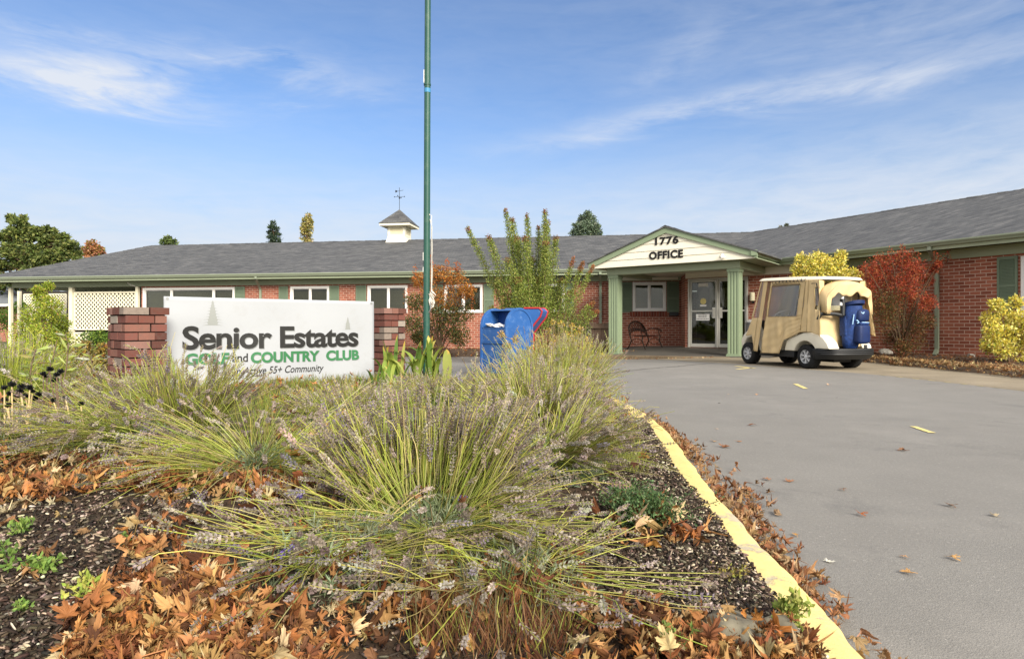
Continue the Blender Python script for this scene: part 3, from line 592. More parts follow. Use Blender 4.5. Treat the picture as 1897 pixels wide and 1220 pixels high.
b = WB(); b.fb(FP, -.56, 4.3, .191, .50, 2.557, 2.575); b.fb(FP, 3.781, 4.3, -2.9, .19, 2.558, 2.575); b.fb(FP, -.56, -.181, -2.9, .19, 2.558, 2.575); b.build('soffit', 'trim_green', BLD)
SL = (3.61-ZE)/(UM+.62)
def zr(uu): return ZE + SL*(uu+.62) if uu < UM else ZE + SL*(2*UM+.62-uu)
b = WB(); z = 2.556; H = .20
while z < 3.5:
    z1_ = min(z+H, 3.5)
    def lim(zz): k = max(-.56, -.62+(zz+.10-ZE)/SL); return k
    l0, l1 = lim(z), lim(z1_)
    if l1 > UM: l1 = UM
    b.hexa([FP.p(l0, .46, z), FP.p(2*UM-l0, .46, z), FP.p(2*UM-l0, .518, z), FP.p(l0, .518, z), FP.p(l1, .46, z1_+.004), FP.p(2*UM-l1, .46, z1_+.004), FP.p(2*UM-l1, .5, z1_+.004), FP.p(l1, .5, z1_+.004)])
    z += H
gab = b.build('gable_siding', 'siding', BLD)
for sg, uend in ((1, -.66), (-1, 2*UM+.66)):
    b = WB(); zz = zr(uend if sg > 0 else uend); e = -.62 if sg > 0 else 2*UM+.62
    b.fprism(FP, [(e, ZE-.03), (UM, 3.61-.03), (UM, 3.61-.19), (e, ZE-.19)], .522, .56); b.build('rake_board', 'column_green', BLD)
    sl = WB(); P = [FP.p(e-.04*sg, .60, ZE-.014), FP.p(UM, .60, 3.61), FP.p(UM, -6.6, 3.61), FP.p(e-.04*sg, -6.6 if sg > 0 else -6.6, ZE-.014)]
    slab(P, thick=.035, label='porch roof slope')
ridge_caps(FP.p(UM, .60, 3.615), FP.p(UM, -6.3, 3.615))
b = WB(); b.fb(FQ, -.50, sQ, .57, .595, 2.56, 2.70); b.build('fascia', 'trim_green', BLD); b = WB(); b.fb(FL, -.50, sL, .57-.06, .595-.06, 2.56, 2.70); b.build('fascia', 'trim_green', BLD)
gutter(FQ, -.56, sQ, .60); gutter(FL, -.50, sL, .54)
b = WB(); b.fb(FQ, -.59, -.561, .585, .735, 2.62, 2.765); b.build('gutter_end', 'column_green', BLD)
# lettering
def text_mesh(body, size, bold=0.0, ext=.02, shear=0.0, spacing=1.0, xs=1.0):
    cu = bpy.data.curves.new('lettering', 'FONT'); cu.body = body; cu.size = size; cu.offset = bold; cu.extrude = ext; cu.shear = shear; cu.space_character = spacing; cu.align_x = 'CENTER'; cu.resolution_u = 4
    o = bpy.data.objects.new('lettering', cu); COL.objects.link(o); bpy.context.view_layer.update()
    me = bpy.data.meshes.new_from_object(o.evaluated_get(bpy.context.evaluated_depsgraph_get())); vs = [(v.co.x*xs, v.co.y, v.co.z) for v in me.vertices]; fs = [tuple(p.vertices) for p in me.polygons]
    bpy.data.objects.remove(o); bpy.data.curves.remove(cu); bpy.data.meshes.remove(me); return vs, fs
def letters(body, px, py0, py1, bold, xs=1.0, sp=1.0):
    cu = FP.u(px, .53); d = FP.p(cu, .53, 0).y; z0_ = CAMZ+(HOR-py1)/F*d; h = (py1-py0)/F*d
    vs, fs = text_mesh(body, h/.73, bold, .005, 0, sp, xs); b = WB(); b.add([FP.p(cu+x, .523+z, z0_+y) for x, y, z in vs], fs); return b.build('lettering', 'black_letter', gab, label=body)
letters('1776', 1233, 438.2, 451.8, .011, 1.2, 1.14); letters('OFFICE', 1233, 464, 478, .012, 1.0, 1.10)
cu_ = FP.u(1337, .6); b = WB(); b.tube([FP.p(cu_, .52, 2.70), FP.p(cu_, .56, 2.70), FP.p(cu_-.02, .58, 2.66)], .012, 8); b.tube([FP.p(cu_+.07, .56, 2.62), FP.p(cu_-.02, .62, 2.63), FP.p(cu_-.03, .63, 2.63)], [.03, .034, .036], 12)
b.tube([FP.p(cu_, .519, 2.70), FP.p(cu_, .53, 2.70)], .04, 12); sc = b.build('security_camera', 'white_vinyl', BLD, smooth=True); b = WB(); b.tube([FP.p(cu_-.031, .631, 2.63), FP.p(cu_-.038, .636, 2.63)], .026, 12); b.build('lens', 'black', sc)
# cupola on the ridge
cuu = FM.u(740, -5.7); CP = lambda a, c, z: FM.p(cuu+a, -5.7-c, z)
b = WB(); s = .40; zb, zt = 4.55, 5.36
b.hexa([CP(-s, -s, zb), CP(s, -s, zb), CP(s, s, zb), CP(-s, s, zb), CP(-s, -s, zt), CP(s, -s, zt), CP(s, s, zt), CP(-s, s, zt)]); k = .55
b.hexa([CP(-k, -k, 4.42), CP(k, -k, 4.42), CP(k, k, 4.42), CP(-k, k, 4.42), CP(-s-.01, -s-.01, 4.90), CP(s+.01, -s-.01, 4.90), CP(s+.01, s+.01, 4.90), CP(-s-.01, s+.01, 4.90)])
for a in range(4):
    Rm = [(1, 0, 0, 1), (0, -1, 1, 0), (-1, 0, 0, -1), (0, 1, -1, 0)][a]
    def cb(x0, x1, y0, y1, z0, z1): b.hexa([CP(Rm[0]*x+Rm[1]*y, Rm[2]*x+Rm[3]*y, z) for z in (z0, z1) for x, y in ((x0, y0), (x1, y0), (x1, y1), (x0, y1))])
    cb(-s-.02, -s+.10, -s-.02, -s+.001, 4.9, 5.34); cb(s-.10, s+.02, -s-.02, -s+.001, 4.9, 5.34); cb(-s+.1, s-.1, -s-.02, -s+.001, 4.9, 5.0); cb(-s+.1, s-.1, -s-.02, -s+.001, 5.28, 5.34)
cup = b.build('cupola', 'siding', BLD)
b = WB()
for a in range(4):
    Rm = [(1, 0, 0, 1), (0, -1, 1, 0), (-1, 0, 0, -1), (0, 1, -1, 0)][a]
    for j in range(6):
        z = 5.01+j*.045; b.hexa([CP(Rm[0]*x+Rm[1]*y, Rm[2]*x+Rm[3]*y, zz) for zz, dy in ((z, 0), (z+.04, .012)) for x, y in ((-s+.1, -s-.014+dy), (s-.1, -s-.014+dy), (s-.1, -s-.002), (-s+.1, -s-.002))])
b.build('louvre', 'cream', cup)
b = WB(); e = .71; b.hexa([CP(-e, -e, 5.36), CP(e, -e, 5.36), CP(e, e, 5.36), CP(-e, e, 5.36), CP(-e, -e, 5.46), CP(e, -e, 5.46), CP(e, e, 5.46), CP(-e, e, 5.46)]); b.build('eave', 'siding', cup)
b = WB(); e = .74; b.add([CP(-e, -e, 5.462), CP(e, -e, 5.462), CP(e, e, 5.462), CP(-e, e, 5.462), CP(0, 0, 6.2)], [(0, 1, 4), (1, 2, 4), (2, 3, 4), (3, 0, 4), (3, 2, 1, 0)]); b.build('cupola_roof', 'shingles', cup)
b = WB(); b.tube([CP(0, 0, 6.15), CP(0, 0, 7.2)], .011, 6); b.tube([CP(-.22, 0, 6.78), CP(.22, 0, 6.78)], .008, 5); b.tube([CP(0, -.22, 6.76), CP(0, .22, 6.76)], .008, 5); b.lathe([(.0, -.05), (.035, -.02), (.035, .02), (.0, .05)], tuple(CP(0, 0, 6.72)), n=10)
b.tube([CP(-.2, .1, 7.05), CP(.22, -.1, 7.05)], .008, 5); b.hexa([CP(-.24, .12, 7.0), CP(-.12, .06, 7.03), CP(-.12, .065, 7.03), CP(-.24, .125, 7.0), CP(-.24, .12, 7.12), CP(-.12, .06, 7.07), CP(-.12, .065, 7.07), CP(-.24, .125, 7.12)])
for a, c in ((-.24, 0), (.24, 0), (0, -.24), (0, .24)): b.lathe([(.001, -.03), (.028, 0), (.001, .03)], tuple(CP(a, c, 6.78)), n=6)
b.build('weathervane', 'black', cup)
# roof vents
def roofpt(px, py):
    r = (px-948.5)/F; s = (HOR-py)/F; k = (ZR-ZE)/6.36; Y = 15
    for _ in range(60):
        X = r*Y; dd = (Y-(23.1-.155*(X+7)))*.988+.66; zz = ZE+k*dd; Y += (zz-(CAMZ+s*Y))*6
    return Vector((r*Y, Y, CAMZ+s*Y))
for px, py in ((1041, 456), (1074, 484)):
    p = roofpt(px, py); b = WB(); b.lathe([(.16, -.06), (.15, .03), (.08, .10), (.001, .115)], tuple(p), n=14); vt = b.build('roof_vent', 'white_vinyl', BLD, smooth=True); b = WB(); b.tube([p, p+Vector((0, .05, .5))], .009, 6); b.build('pipe', 'galv', vt)
p = roofpt(1010, 446); b = WB(); b.tube([p, p+Vector((0, 0, .4))], .04, 10); b.build('roof_vent', 'galv', BLD)
# patio: posts, lattice screens
def post(fr, uu, v, w, label=None): b = WB(); b.fb(fr, uu-w, uu+w, v-w, v+w, -.3, 2.369); b.build('post', 'lattice', BLD, label=label)
def lattice(fr, u0, u1, v, z0, z1, step=.165, w=.046, label=None):
    b = WB(); L = u1-u0; H = z1-z0; c = -H
    def strip(a0, b0, a1, b1, vv):
        dx, dz = a1-a0, b1-b0; l = math.hypot(dx, dz); nx, nz = -dz/l*w/2, dx/l*w/2
        b.hexa([fr.p(u0+a0-nx, vv, z0+b0-nz), fr.p(u0+a1-nx, vv, z0+b1-nz), fr.p(u0+a1+nx, vv, z0+b1+nz), fr.p(u0+a0+nx, vv, z0+b0+nz), fr.p(u0+a0-nx, vv+.008, z0+b0-nz), fr.p(u0+a1-nx, vv+.008, z0+b1-nz), fr.p(u0+a1+nx, vv+.008, z0+b1+nz), fr.p(u0+a0+nx, vv+.008, z0+b0+nz)])
    while c < L:
        a0 = max(c, 0); a1 = min(c+H, L)
        if a1-a0 > .03: strip(a0, a0-c, a1, a1-c, v); strip(a0, H-(a0-c), a1, H-(a1-c), v+.0085)
        c += step
    for a, d in ((0, .05), (L-.05, L)): b.fb(fr, u0+a, u0+d, v-.012, v+.03, z0, z1)
    b.fb(fr, u0+.05, u1-.05, v-.012, v+.029, z0-.02, z0+.035); b.fb(fr, u0+.05, u1-.05, v-.012, v+.029, z1-.035, z1+.02)
    b.build('lattice_panel', 'lattice', BLD, label=label)
for px, v in ((133, 0), (255, 0), (80, -2.6), (36, -2.0), (20, 0)): post(FM, u(px, v), v, .075 if px == 133 else .055)
lattice(FM, u(137), u(253), -.02, FM.z(190, 610), FM.z(190, 541), label='upper cream lattice screen of the patio'); lattice(FM, u(137), u(170), -.02, .0, FM.z(190, 616), label='lower cream lattice screen')
lattice(FM, u(44, -4), u(124, -4), -4, .3, 2.35, .15, .04, label='far lattice screen in shade at the back of the patio'); lattice(FM, u(137, -3), u(255, -3), -3, 1.9, 2.36, .15, .04)
b = WB(); b.fb(FM, uL+.3, u(262), -4.2, -.1, 2.40, 2.42); b.build('patio_ceiling', 'soffit', BLD)
b = WB(); b.tube([FM.p(u(247), .3, 2.50), FM.p(u(250), .2, 2.42), FM.p(u(254), .1, 2.38)], .018, 6); b.build('vent_pipe', 'white_vinyl', BLD)

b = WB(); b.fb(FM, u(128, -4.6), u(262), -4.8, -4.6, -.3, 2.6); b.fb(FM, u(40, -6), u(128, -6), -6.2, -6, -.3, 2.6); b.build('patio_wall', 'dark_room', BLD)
# neighbour house, far left
NB = empty('neighbour_house', (-45, 46, 0), label='distant brick house with grey roof seen past the patio posts', cat='house')
b = WB(); b.box((-62, 46, -.3), (-36.4, 56, 2.3)); b.build('wall', 'brick', NB)
b = WB(); b.add([(-62.5, 45.3, 2.45), (-36, 45.3, 2.45), (-36, 56.7, 2.45), (-62.5, 56.7, 2.45), (-58, 51, 4.6), (-40, 51, 4.6)], [(0, 1, 5, 4), (1, 2, 5), (2, 3, 4, 5), (3, 0, 4), (3, 2, 1, 0)]); b.build('roof', 'far_roof', NB)
b = WB(); b.box((-62.5, 45.15, 2.28), (-36, 45.295, 2.449)); b.build('gutter', 'white_vinyl', NB)
# wooden fence beside the left column
fx = [FM.u(1090, 2.9), FM.u(1126, 2.2)]; q0 = Vector((*G(1076, 652, -.05), 0)); b = WB(); FN = empty('wood_fence', tuple(FP.p(-.3, -.2, -.1)), label='weathered brown board fence between bushes and porch column', cat='fence')
pa = FP.p(-.25, -.25, 0); pb = Vector((1.75, 20.35, 0)); dd = (pb-pa); nb_ = 14; dn = Vector((-dd.y, dd.x, 0)).normalized()*.012
for i in range(nb_):
    a = pa+dd*(i+.04)/nb_; c = pa+dd*(i+.96)/nb_; h = .93+random.uniform(-.02, .02)
    b.hexa([(a-dn)+Vector((0, 0, -.25)), (c-dn)+Vector((0, 0, -.25)), (c+dn)+Vector((0, 0, -.25)), (a+dn)+Vector((0, 0, -.25)), (a-dn)+Vector((0, 0, h)), (c-dn)+Vector((0, 0, h)), (c+dn)+Vector((0, 0, h)), (a+dn)+Vector((0, 0, h))])
b.build('board', 'fence_wood', FN, kind='stuff' if False else None)
b = WB(); s = dn*3
for z in (.1, .75): b.hexa([pa+s+Vector((0, 0, z)), pb+s+Vector((0, 0, z)), pb+s*1.8+Vector((0, 0, z)), pa+s*1.8+Vector((0, 0, z)), pa+s+Vector((0, 0, z+.09)), pb+s+Vector((0, 0, z+.09)), pb+s*1.8+Vector((0, 0, z+.09)), pa+s*1.8+Vector((0, 0, z+.09))])
b.build('rail', 'fence_wood', FN)
# ------------------------------------------------------------------ sign: two brick pillars and a banner
def pillar(px, Y, w, dpt, ztop, ang, label, seed):
    rnd = random.Random(seed); X = (px-948.5)/F*Y; zg = float(hz(X-.2, Y+.2))-.06
    P = empty('brick_pillar', (X, Y, zg), R_(ang), label=label, cat='pillar', group='brick pillars holding the banner')
    ch, L, mo = .0735, .205, .011; n = int(round((ztop-zg)/ch)); H = n*ch
    core = MB(); core.box((.014, .014, -.05), (w-.014, dpt-.014, H-.02)); core.build('mortar', 'brick_attr', P); core_o = P.children[0] if P.children else None
    me = bpy.data.objects[-1] if False else None
    b = MB(); cols = ['683e36', '75483f', '56342d', '80574b', '5f3a31', '6f4238', '87645a', '968c80', '86796e']
    def br(x0, x1, y0, y1, z0, z1):
        j = lambda: rnd.uniform(-.003, .003); c = lin(cols[rnd.randrange(9)] if rnd.random() < .8 else cols[rnd.randrange(7)])
        q = [(x0+j(), y0+j(), z0), (x1+j(), y0+j(), z0), (x1+j(), y1+j(), z0), (x0+j(), y1+j(), z0)]; q += [(p[0]+j()*.4, p[1]+j()*.4, z1+j()*.5) for p in q]; b.hexa(q, c)
    for k in range(n):
        z0 = k*ch+mo/2; z1 = (k+1)*ch-mo/2; e = .012 if k == n-1 else 0; half = .098
        for (a0, a1, fix0, fix1, ax) in ((0, w, -e, half, 'x'), (0, w, dpt-half, dpt+e, 'x')):
            x = -e if k % 2 == 0 else half+mo*.5; end = w+e if k % 2 == 0 else w-half-mo*.5
            while x < end-.02: x2 = min(x+L, end); x2 = end if end-x2 < .05 else x2; br(x, x2-mo*(x2 < end), fix0, fix1, z0, z1); x = x2
        for (fix0, fix1) in ((-e, half), (w-half, w+e)):
            y = -e if k % 2 == 1 else half+mo*.5; end = dpt+e if k % 2 == 1 else dpt-half-mo*.5
            while y < end-.02: y2 = min(y+L, end); y2 = end if end-y2 < .05 else y2; br(fix0, fix1, y, y2-mo*(y2 < end), z0, z1); y = y2
    b.box((.05, .05, H-ch), (w-.05, dpt-.05, H-.006), col=lin('7a5a4c'))
    b.build('brickwork', 'brick_attr', P, bevel=0)
    return P
pillar(231.5, 5.25, .33, .47, .992, 48, 'stubby red brick pillar at the left end of the banner', 3)
pillar(712, 7.08, .30, .40, 1.035, 48, 'stubby red brick pillar at the right end of the banner, by the flagpole', 5)
FB = Frame((-3.227, 5.75), (.814, .5805), (.5805, -.814)); BW = 2.067
def sag(uu, z):
    s = uu/BW; t = (z-.2)/.87
    return .006*math.sin(5*s*3.1+t*2)+.004*math.sin(17*s+5*t)+.010*math.sin(9*s-7*t)*max(0, 1-t)*.6+.008*math.exp(-((s-.08)**2+(t-.75)**2)*40)
BT = 1.082; 
def bbot(uu): s = uu/BW; return .192+.03*(s > 0)*0+.035*math.sin(math.pi*s)*0.6+.012*s-.02*(1-s)**8
BN = empty('banner_sign', tuple(FB.p(BW/2, 0, .2)), label='white vinyl banner stretched between the two brick pillars', cat='banner')
b = WB(); nx, ny = 70, 28
def bpt(i, j):
    uu = i*BW; z0 = bbot(uu); z = z0+(BT-z0)*j; return FB.p(uu, sag(uu, z), z)
b.grid(nx, ny, bpt); b.build('banner_sheet', 'banner', BN, smooth='all', solid=.0012)
def fit_text(body, p0, p1, zb, cap, bold, mat, v=.0026, shear=0.0, dx=0.0, dz=0.0, sp=1.0, name='lettering'):
    u0, u1 = FB.u(p0), FB.u(p1); vs, fs = text_mesh(body, 1.0, bold, .0, shear, sp); H = text_mesh('H', 1.0, bold, .0)[0]
    ch = max(q[1] for q in H)-min(q[1] for q in H); hb = min(q[1] for q in H); xa = min(q[0] for q in vs); xb = max(q[0] for q in vs); sy = cap/ch; sx = (u1-u0)/(xb-xa)
    b = WB(); out = []
    for x, y, z in vs: uu = u0+(x-xa)*sx+dx; zz = zb+(y-hb)*sy+dz; out.append(FB.p(uu, sag(uu, zz)+v, zz))
    b.add(out, fs); return b.build(name, mat, BN, label=body if name == 'lettering' else None)
for nm, mt, v, dx, dz in (('letter_shadow', 'print_shadow', .0019, .007, -.008), ('lettering', 'print_black', .0034, 0, 0)):
    fit_text('Senior', 337.5, 504, .583, .222, .028, mt, v, 0, dx, dz, .94, nm); fit_text('Estates', 518.5, 664, .583, .222, .028, mt, v, 0, dx, dz, .93, nm)
for nm, mt, v, dx, dz in (('letter_shadow', 'print_shadow', .0019, .005, -.006), ('lettering', 'print_green', .0034, 0, 0)):
    for t, a, c in (('GOLF', 343, 425), ('COUNTRY', 464, 592), ('CLUB', 604, 665)): fit_text(t, a, c, .437, .110, .045, mt, v, 0, dx, dz, 1, nm)
fit_text('and', 430, 459, .452, .085, .02, 'print_black'); fit_text('An Active 55+ Community', 425, 600, .326, .074, .012, 'print_black', .0034, .25)
def fir_print(px, y0, y1, wpx):
    uc = FB.u(px); hw = abs(FB.u(px+wpx/2)-uc); z1 = FB.z(px, y0); z0 = FB.z(px, y1); n = 9; L = [(0, z1)]; Rr = []
    rr = random.Random(int(px))
    for k in range(n):
        t = (k+1)/n; z = z1+(z0-z1)*t; wv = hw*(t**.9)*rr.uniform(.85, 1.1); L += [(wv*.42, z+(z1-z0)/n*.45), (wv, z), (wv*.55, z+.004)]
    pts = L+[(-x, z) for x, z in reversed(L[1:])]; b = WB(); b.add([FB.p(uc+x, sag(uc+x, z)+.0018, z) for x, z in pts], [tuple(range(len(pts)))])
    o = b.build('fir_tree_print', 'print_grey', BN); bm = bmesh.new(); bm.from_mesh(o.data); bmesh.ops.triangulate(bm, faces=bm.faces); bm.to_mesh(o.data); bm.free()
fir_print(394, 556, 603, 44); fir_print(644, 587, 611, 22)
b = WB()
for uu, z in ((.03, 1.06), (BW-.03, 1.06), (.03, .23), (BW-.03, .25)): b.tube([FB.p(uu, sag(uu, z)+.001, z), FB.p(uu, sag(uu, z)+.004, z)], .014, 12)
b.build('grommet', 'galv', BN)

# ------------------------------------------------------------------ flagpole
PX, PY = -1.05, 7.6; pz = float(hz(PX, PY))-.02
FPO = empty('flagpole', (PX, PY, pz), label='tall green metal flagpole with a white halyard', cat='flagpole')
b = MB(); zs = [0, .4, 2, 4, 6, 7.6]; b.tube([(z*.004, 0, z) for z in zs], [.042, .040, .040, .038, .034, .030], 20); b.build('pole', 'pole_green', FPO, smooth=True)
b = MB(); b.lathe([(.001, 0), (.045, .01), (.06, .05), (.045, .09), (.001, .1)], (.030, 0, 7.6), n=14); b.build('ball', 'galv', FPO, smooth=True)
b = MB(); b.tube([(.0142, 0, 3.55), (.0145, 0, 3.60)], .0402, 18); b.build('tape_band', 'tape_blue', FPO)
b = MB(); b.tube([(.0135, 0, 3.64), (.0135, 0, 3.66)], .044, 18); b.build('clamp', 'pole_green', FPO)
for z0, z1 in ((3.67, 3.83), (1.50, 1.60), (1.36, 1.42)):
    b = MB(); b.box((-.046+z0*.004, -.010, z0), (-.037+z0*.004, .012, z1)); b.build('sticker', 'white_vinyl', FPO)
b = MB(); rp = [(.062+z*.003, -.02+.004*math.sin(z*9), z) for z in np.linspace(.98, 2.05, 14)]; b.tube(rp, .0055, 6)
b.tube([(.05, -.02, 2.05), (.04, -.03, 2.06)], .0055, 6); b.tube([(.075+.003*math.sin(z*20), -.03, z) for z in np.linspace(.93, 1.9, 12)]+[(.05, -.03, 2.0)], .004, 6)
rr = random.Random(4)
for k in range(7):
    c = Vector((.075+rr.uniform(-.01, .02), -.035, 1.0+k*.022-.03)); pts = [c+Vector((.028*math.cos(a+k), .012*math.sin(2*a), (.05 if k < 4 else .03)*math.sin(a+k*.7))) for a in np.linspace(0, 6.0, 10)]; b.tube(pts, .0055, 6)
b.build('halyard', 'rope', FPO, smooth=True); b = MB(); b.tube([(.03, -.02, .86), (.055, -.035, .90), (.06, -.04, 1.02)], .008, 6); b.build('cleat', 'galv', FPO)

# ------------------------------------------------------------------ collection boxes
MX, MY = -.085, 9.72; MBX = empty('collection_box', (MX, MY, -.01), R_(45), label='scuffed blue collection box with an open arched hood holding white paper', cat='mailbox')
Dp, Wd, zc, rad, zb = .29, .275, .80, .29, .10
def arch(r, zc_, z0, n=16): return [(-r, z0)] + [(-r*math.cos(math.pi*k/n), zc_+r*math.sin(math.pi*k/n)) for k in range(n+1)] + [(r, z0)]
b = MB()
for y0, y1 in ((-Wd, -Wd+.03), (Wd-.03, Wd)): b.prism(arch(Dp, zc, zb), lambda a, c, t: Vector((a, t, c)), y0, y1)
b.build('side_panel', 'mail_blue', MBX, bevel=.004)
b = MB()
for y0, y1 in ((-Wd-.012, -Wd+.016), (Wd-.016, Wd+.012)):
    o = arch(Dp+.012, zc, zb-.01); i = arch(Dp-.022, zc, zb+.0); n = len(o)
    vs = [Vector((a, y0, c)) for a, c in o]+[Vector((a, y0, c)) for a, c in i]+[Vector((a, y1, c)) for a, c in o]+[Vector((a, y1, c)) for a, c in i]
    fs = []
    for k in range(n-1): fs += [(k, k+1, n+k+1, n+k), (2*n+k, 3*n+k, 3*n+k+1, 2*n+k+1), (k, 2*n+k, 2*n+k+1, k+1), (n+k, n+k+1, 3*n+k+1, 3*n+k)]
    fs += [(0, n, 3*n, 2*n), (n-1, 3*n-1, 4*n-1, 2*n-1)]; b.add(vs, fs)
b.build('rim_band', 'mail_blue', MBX)
b = MB(); n = 12
for (a0, a1) in ((66, 180),):      # hood sheet over the top and down the back
    vs = []; r = Dp-.004
    for k in range(n+1):
        a = math.pi*(1-(a0+(a1-a0)*k/n)/180)
        for rr_ in (r, r-.01):
            for y in (-Wd+.03, Wd-.03): vs.append((-rr_*math.cos(math.pi-a)*-1 if False else rr_*math.cos(a), y, zc+rr_*math.sin(a)))
    fs = []
    for k in range(n): q = 4*k; fs += [(q, q+1, q+5, q+4), (q+2, q+6, q+7, q+3)]
    fs += [(0, 2, 3, 1), (4*n, 4*n+1, 4*n+3, 4*n+2)]
    b.add(vs, fs)
b.build('hood', 'mail_blue', MBX, smooth=True)
b = MB(); b.box((Dp-.02, -Wd+.03, zb), (Dp-.005, Wd-.03, zc)); b.build('back_panel', 'mail_blue', MBX)
b = MB(); b.box((-Dp+.012, -Wd+.03, zb), (-Dp+.024, Wd-.03, .56)); b.build('front_panel', 'mail_blue', MBX)
b = MB(); b.box((-Dp+.004, -Wd+.03, .575), (-Dp+.02, Wd-.03, .79)); b.build('pull_door', 'mail_blue', MBX, bevel=.003, label='scuffed pale upper flap')
b = MB(); b.box((-Dp-.006, -Wd+.03, .555), (-Dp+.03, Wd-.03, .575)); b.box((-Dp-.004, -Wd+.03, .79), (-Dp+.03, Wd-.03, .802)); b.build('ledge', 'mail_blue', MBX)
b = MB(); b.box((-.24, -Wd+.031, .70), (.2, Wd-.031, .71)); b.box((.05, -Wd+.032, .71), (.06, Wd-.032, 1.05)); b.build('chute', 'mail_blue_deep', MBX)
rr = random.Random(2); b = MB()
for k in range(9):
    c = Vector((-.2+rr.uniform(-.04, .12), rr.uniform(-.17, .17), .805+rr.uniform(0, .03))); a = rr.uniform(0, 3); d = Vector((math.cos(a), math.sin(a), rr.uniform(-.2, .2)))*.08; e = Vector((-math.sin(a), math.cos(a), rr.uniform(-.3, .5)))*.05; m_ = Vector((0, 0, rr.uniform(.01, .04)))
    b.add([c-d-e, c+d-e, c+d+e, c-d+e, c+m_], [(0, 1, 4), (1, 2, 4), (2, 3, 4), (3, 0, 4)])
tag(b.build('crumpled_paper', 'paper', None, solid=.002), label='crumpled white paper stuffed in the open collection box', cat='paper'); o = bpy.data.objects['crumpled_paper']; o.location = (MX, MY, -.01); o.rotation_euler = (0, 0, R_(45))
for x in (-.22, .22):
    for y in (-.21, .21): b = MB(); b.box((x-.03, y-.03, 0), (x+.03, y+.03, zb)); b.build('leg', 'mail_blue', MBX)
CB = empty('collection_box', (.14, 10.6, -.01), R_(-14), label='blue drop box with red edging behind the scuffed one', cat='mailbox')
pr = [(-.27, .1), (.16, .1), (.18, .70), (.40, .98), (.43, 1.07), (.38, 1.12), (-.20, 1.12), (-.27, 1.05)]
b = MB(); b.prism(pr, lambda a, c, t: Vector((a, t, c)), -.24, .24); b.build('body', 'mail_blue', CB, bevel=.008)
b = MB(); b.tube([Vector((a, -.245, c)) for a, c in pr[1:6]+[(.12, 1.12)]], .015, 8); b.build('edge_band', 'red_paint', CB)
b = MB(); b.tube([Vector((a, .245, c)) for a, c in pr[1:6]+[(.12, 1.12)]], .022, 8); b.build('edge_band', 'red_paint', CB)
for x in (-.22, .12):
    for y in (-.2, .2): b = MB(); b.box((x-.025, y-.025, 0), (x+.025, y+.025, .1)); b.build('leg', 'mail_blue', CB)

# ------------------------------------------------------------------ golf cart (x forward, y left, origin under the rear axle)
CART = empty('golf_cart', (6.118, 11.944, .006), R_(107.04), label='beige golf cart with tan canvas enclosure parked by the porch', cat='golf cart')
V = Vector
def shape(m, pts, y0, y1): m.prism(pts, lambda a, c, t: V((a, t, c)), y0, y1)
def wheel(x, y, s):
    w_ = empty('wheel', (x, y, .228)); w_.parent = CART; b = MB(); W2 = .105
    b.lathe([(.13, -W2+.01), (.175, -W2), (.205, -W2+.012), (.222, -W2+.03), (.2285, -W2+.055), (.2285, W2-.055), (.222, W2-.03), (.205, W2-.012), (.175, W2), (.13, W2-.01), (.122, W2-.06), (.122, -W2+.06), (.13, -W2+.01)], (0, 0, 0), 'y', 36, caps=False)
    for k in range(36):
        a = k*2*math.pi/36; c, d = math.cos(a), math.sin(a)
        for yy in (-.055, .0, .055): b.hexa([V((.228*math.cos(a+da), yy+dy, .228*math.sin(a+da)))*1 if r_ == 0 else V((.232*math.cos(a+da), yy+dy, .232*math.sin(a+da))) for r_ in (0, 1) for da, dy in ((-.055, -.022), (.055, -.022), (.055, .022), (-.055, .022))])
    b.build('tyre', 'tyre', w_, smooth=True)
    b = MB(); o = s*.075; b.lathe([(.128, o-.05*s), (.138, o+.01*s), (.142, o+.018*s), (.128, o+.02*s), (.122, o+.0*s), (.118, o-.05*s)], (0, 0, 0), 'y', 32, caps=False); b.lathe([(.001, o-.04*s), (.12, o-.05*s), (.12, o-.055*s), (.001, o-.06*s)], (0, 0, 0), 'y', 24)
    b.lathe([(.036, o-.04*s), (.034, o+.012*s), (.018, o+.018*s), (.001, o+.018*s)], (0, 0, 0), 'y', 16)
    for k in range(7):
        a = k*2*math.pi/7+.3
        def q(r, da, yy): return V((r*math.cos(a+da), yy, r*math.sin(a+da)))
        b.hexa([q(.03, -.45, o-.03*s), q(.03, .45, o-.03*s), q(.122, .17, o-.03*s), q(.122, -.17, o-.03*s), q(.03, -.4, o+.006*s), q(.03, .4, o+.006*s), q(.124, .12, o+.012*s), q(.124, -.12, o+.012*s)])
    b.build('rim', 'rim', w_, smooth=True)
    b = MB(); b.lathe([(.001, o-.039*s), (.119, o-.039*s), (.119, o-.037*s), (.001, o-.037*s)], (0, 0, 0), 'y', 24); b.build('brake_drum', 'black', w_)
    return w_
for x in (0, 1.67):
    for y, s in ((.49, 1), (-.49, -1)): wheel(x, y, s)
b = MB(); b.box((-.35, -.42, .2), (1.9, .42, .27)); b.tube([V((0, -.42, .228)), V((0, .42, .228))], .035, 8); b.tube([V((1.67, -.42, .228)), V((1.67, .42, .228))], .03, 8); b.box((-.3, -.2, .13), (.35, .2, .26)); b.build('chassis', 'plastic_black', CART)
b = MB()
for y0, y1 in ((.40, .585), (-.585, -.40)): shape(b, [(.30, .20), (1.30, .20), (1.27, .285), (.50, .33), (.30, .33)], y0, y1)
b.build('rocker_panel', 'plastic_black', CART, bevel=.01)
arc = [(.30*math.cos(a), .228+.30*math.sin(a)) for a in np.linspace(R_(18), R_(150), 12)]
top = [(-.60, .39), (-.545, .50), (-.44, .60), (-.30, .66), (-.14, .685), (.02, .68), (.20, .63), (.38, .58), (.48, .51), (.54, .33)]
b = MB()
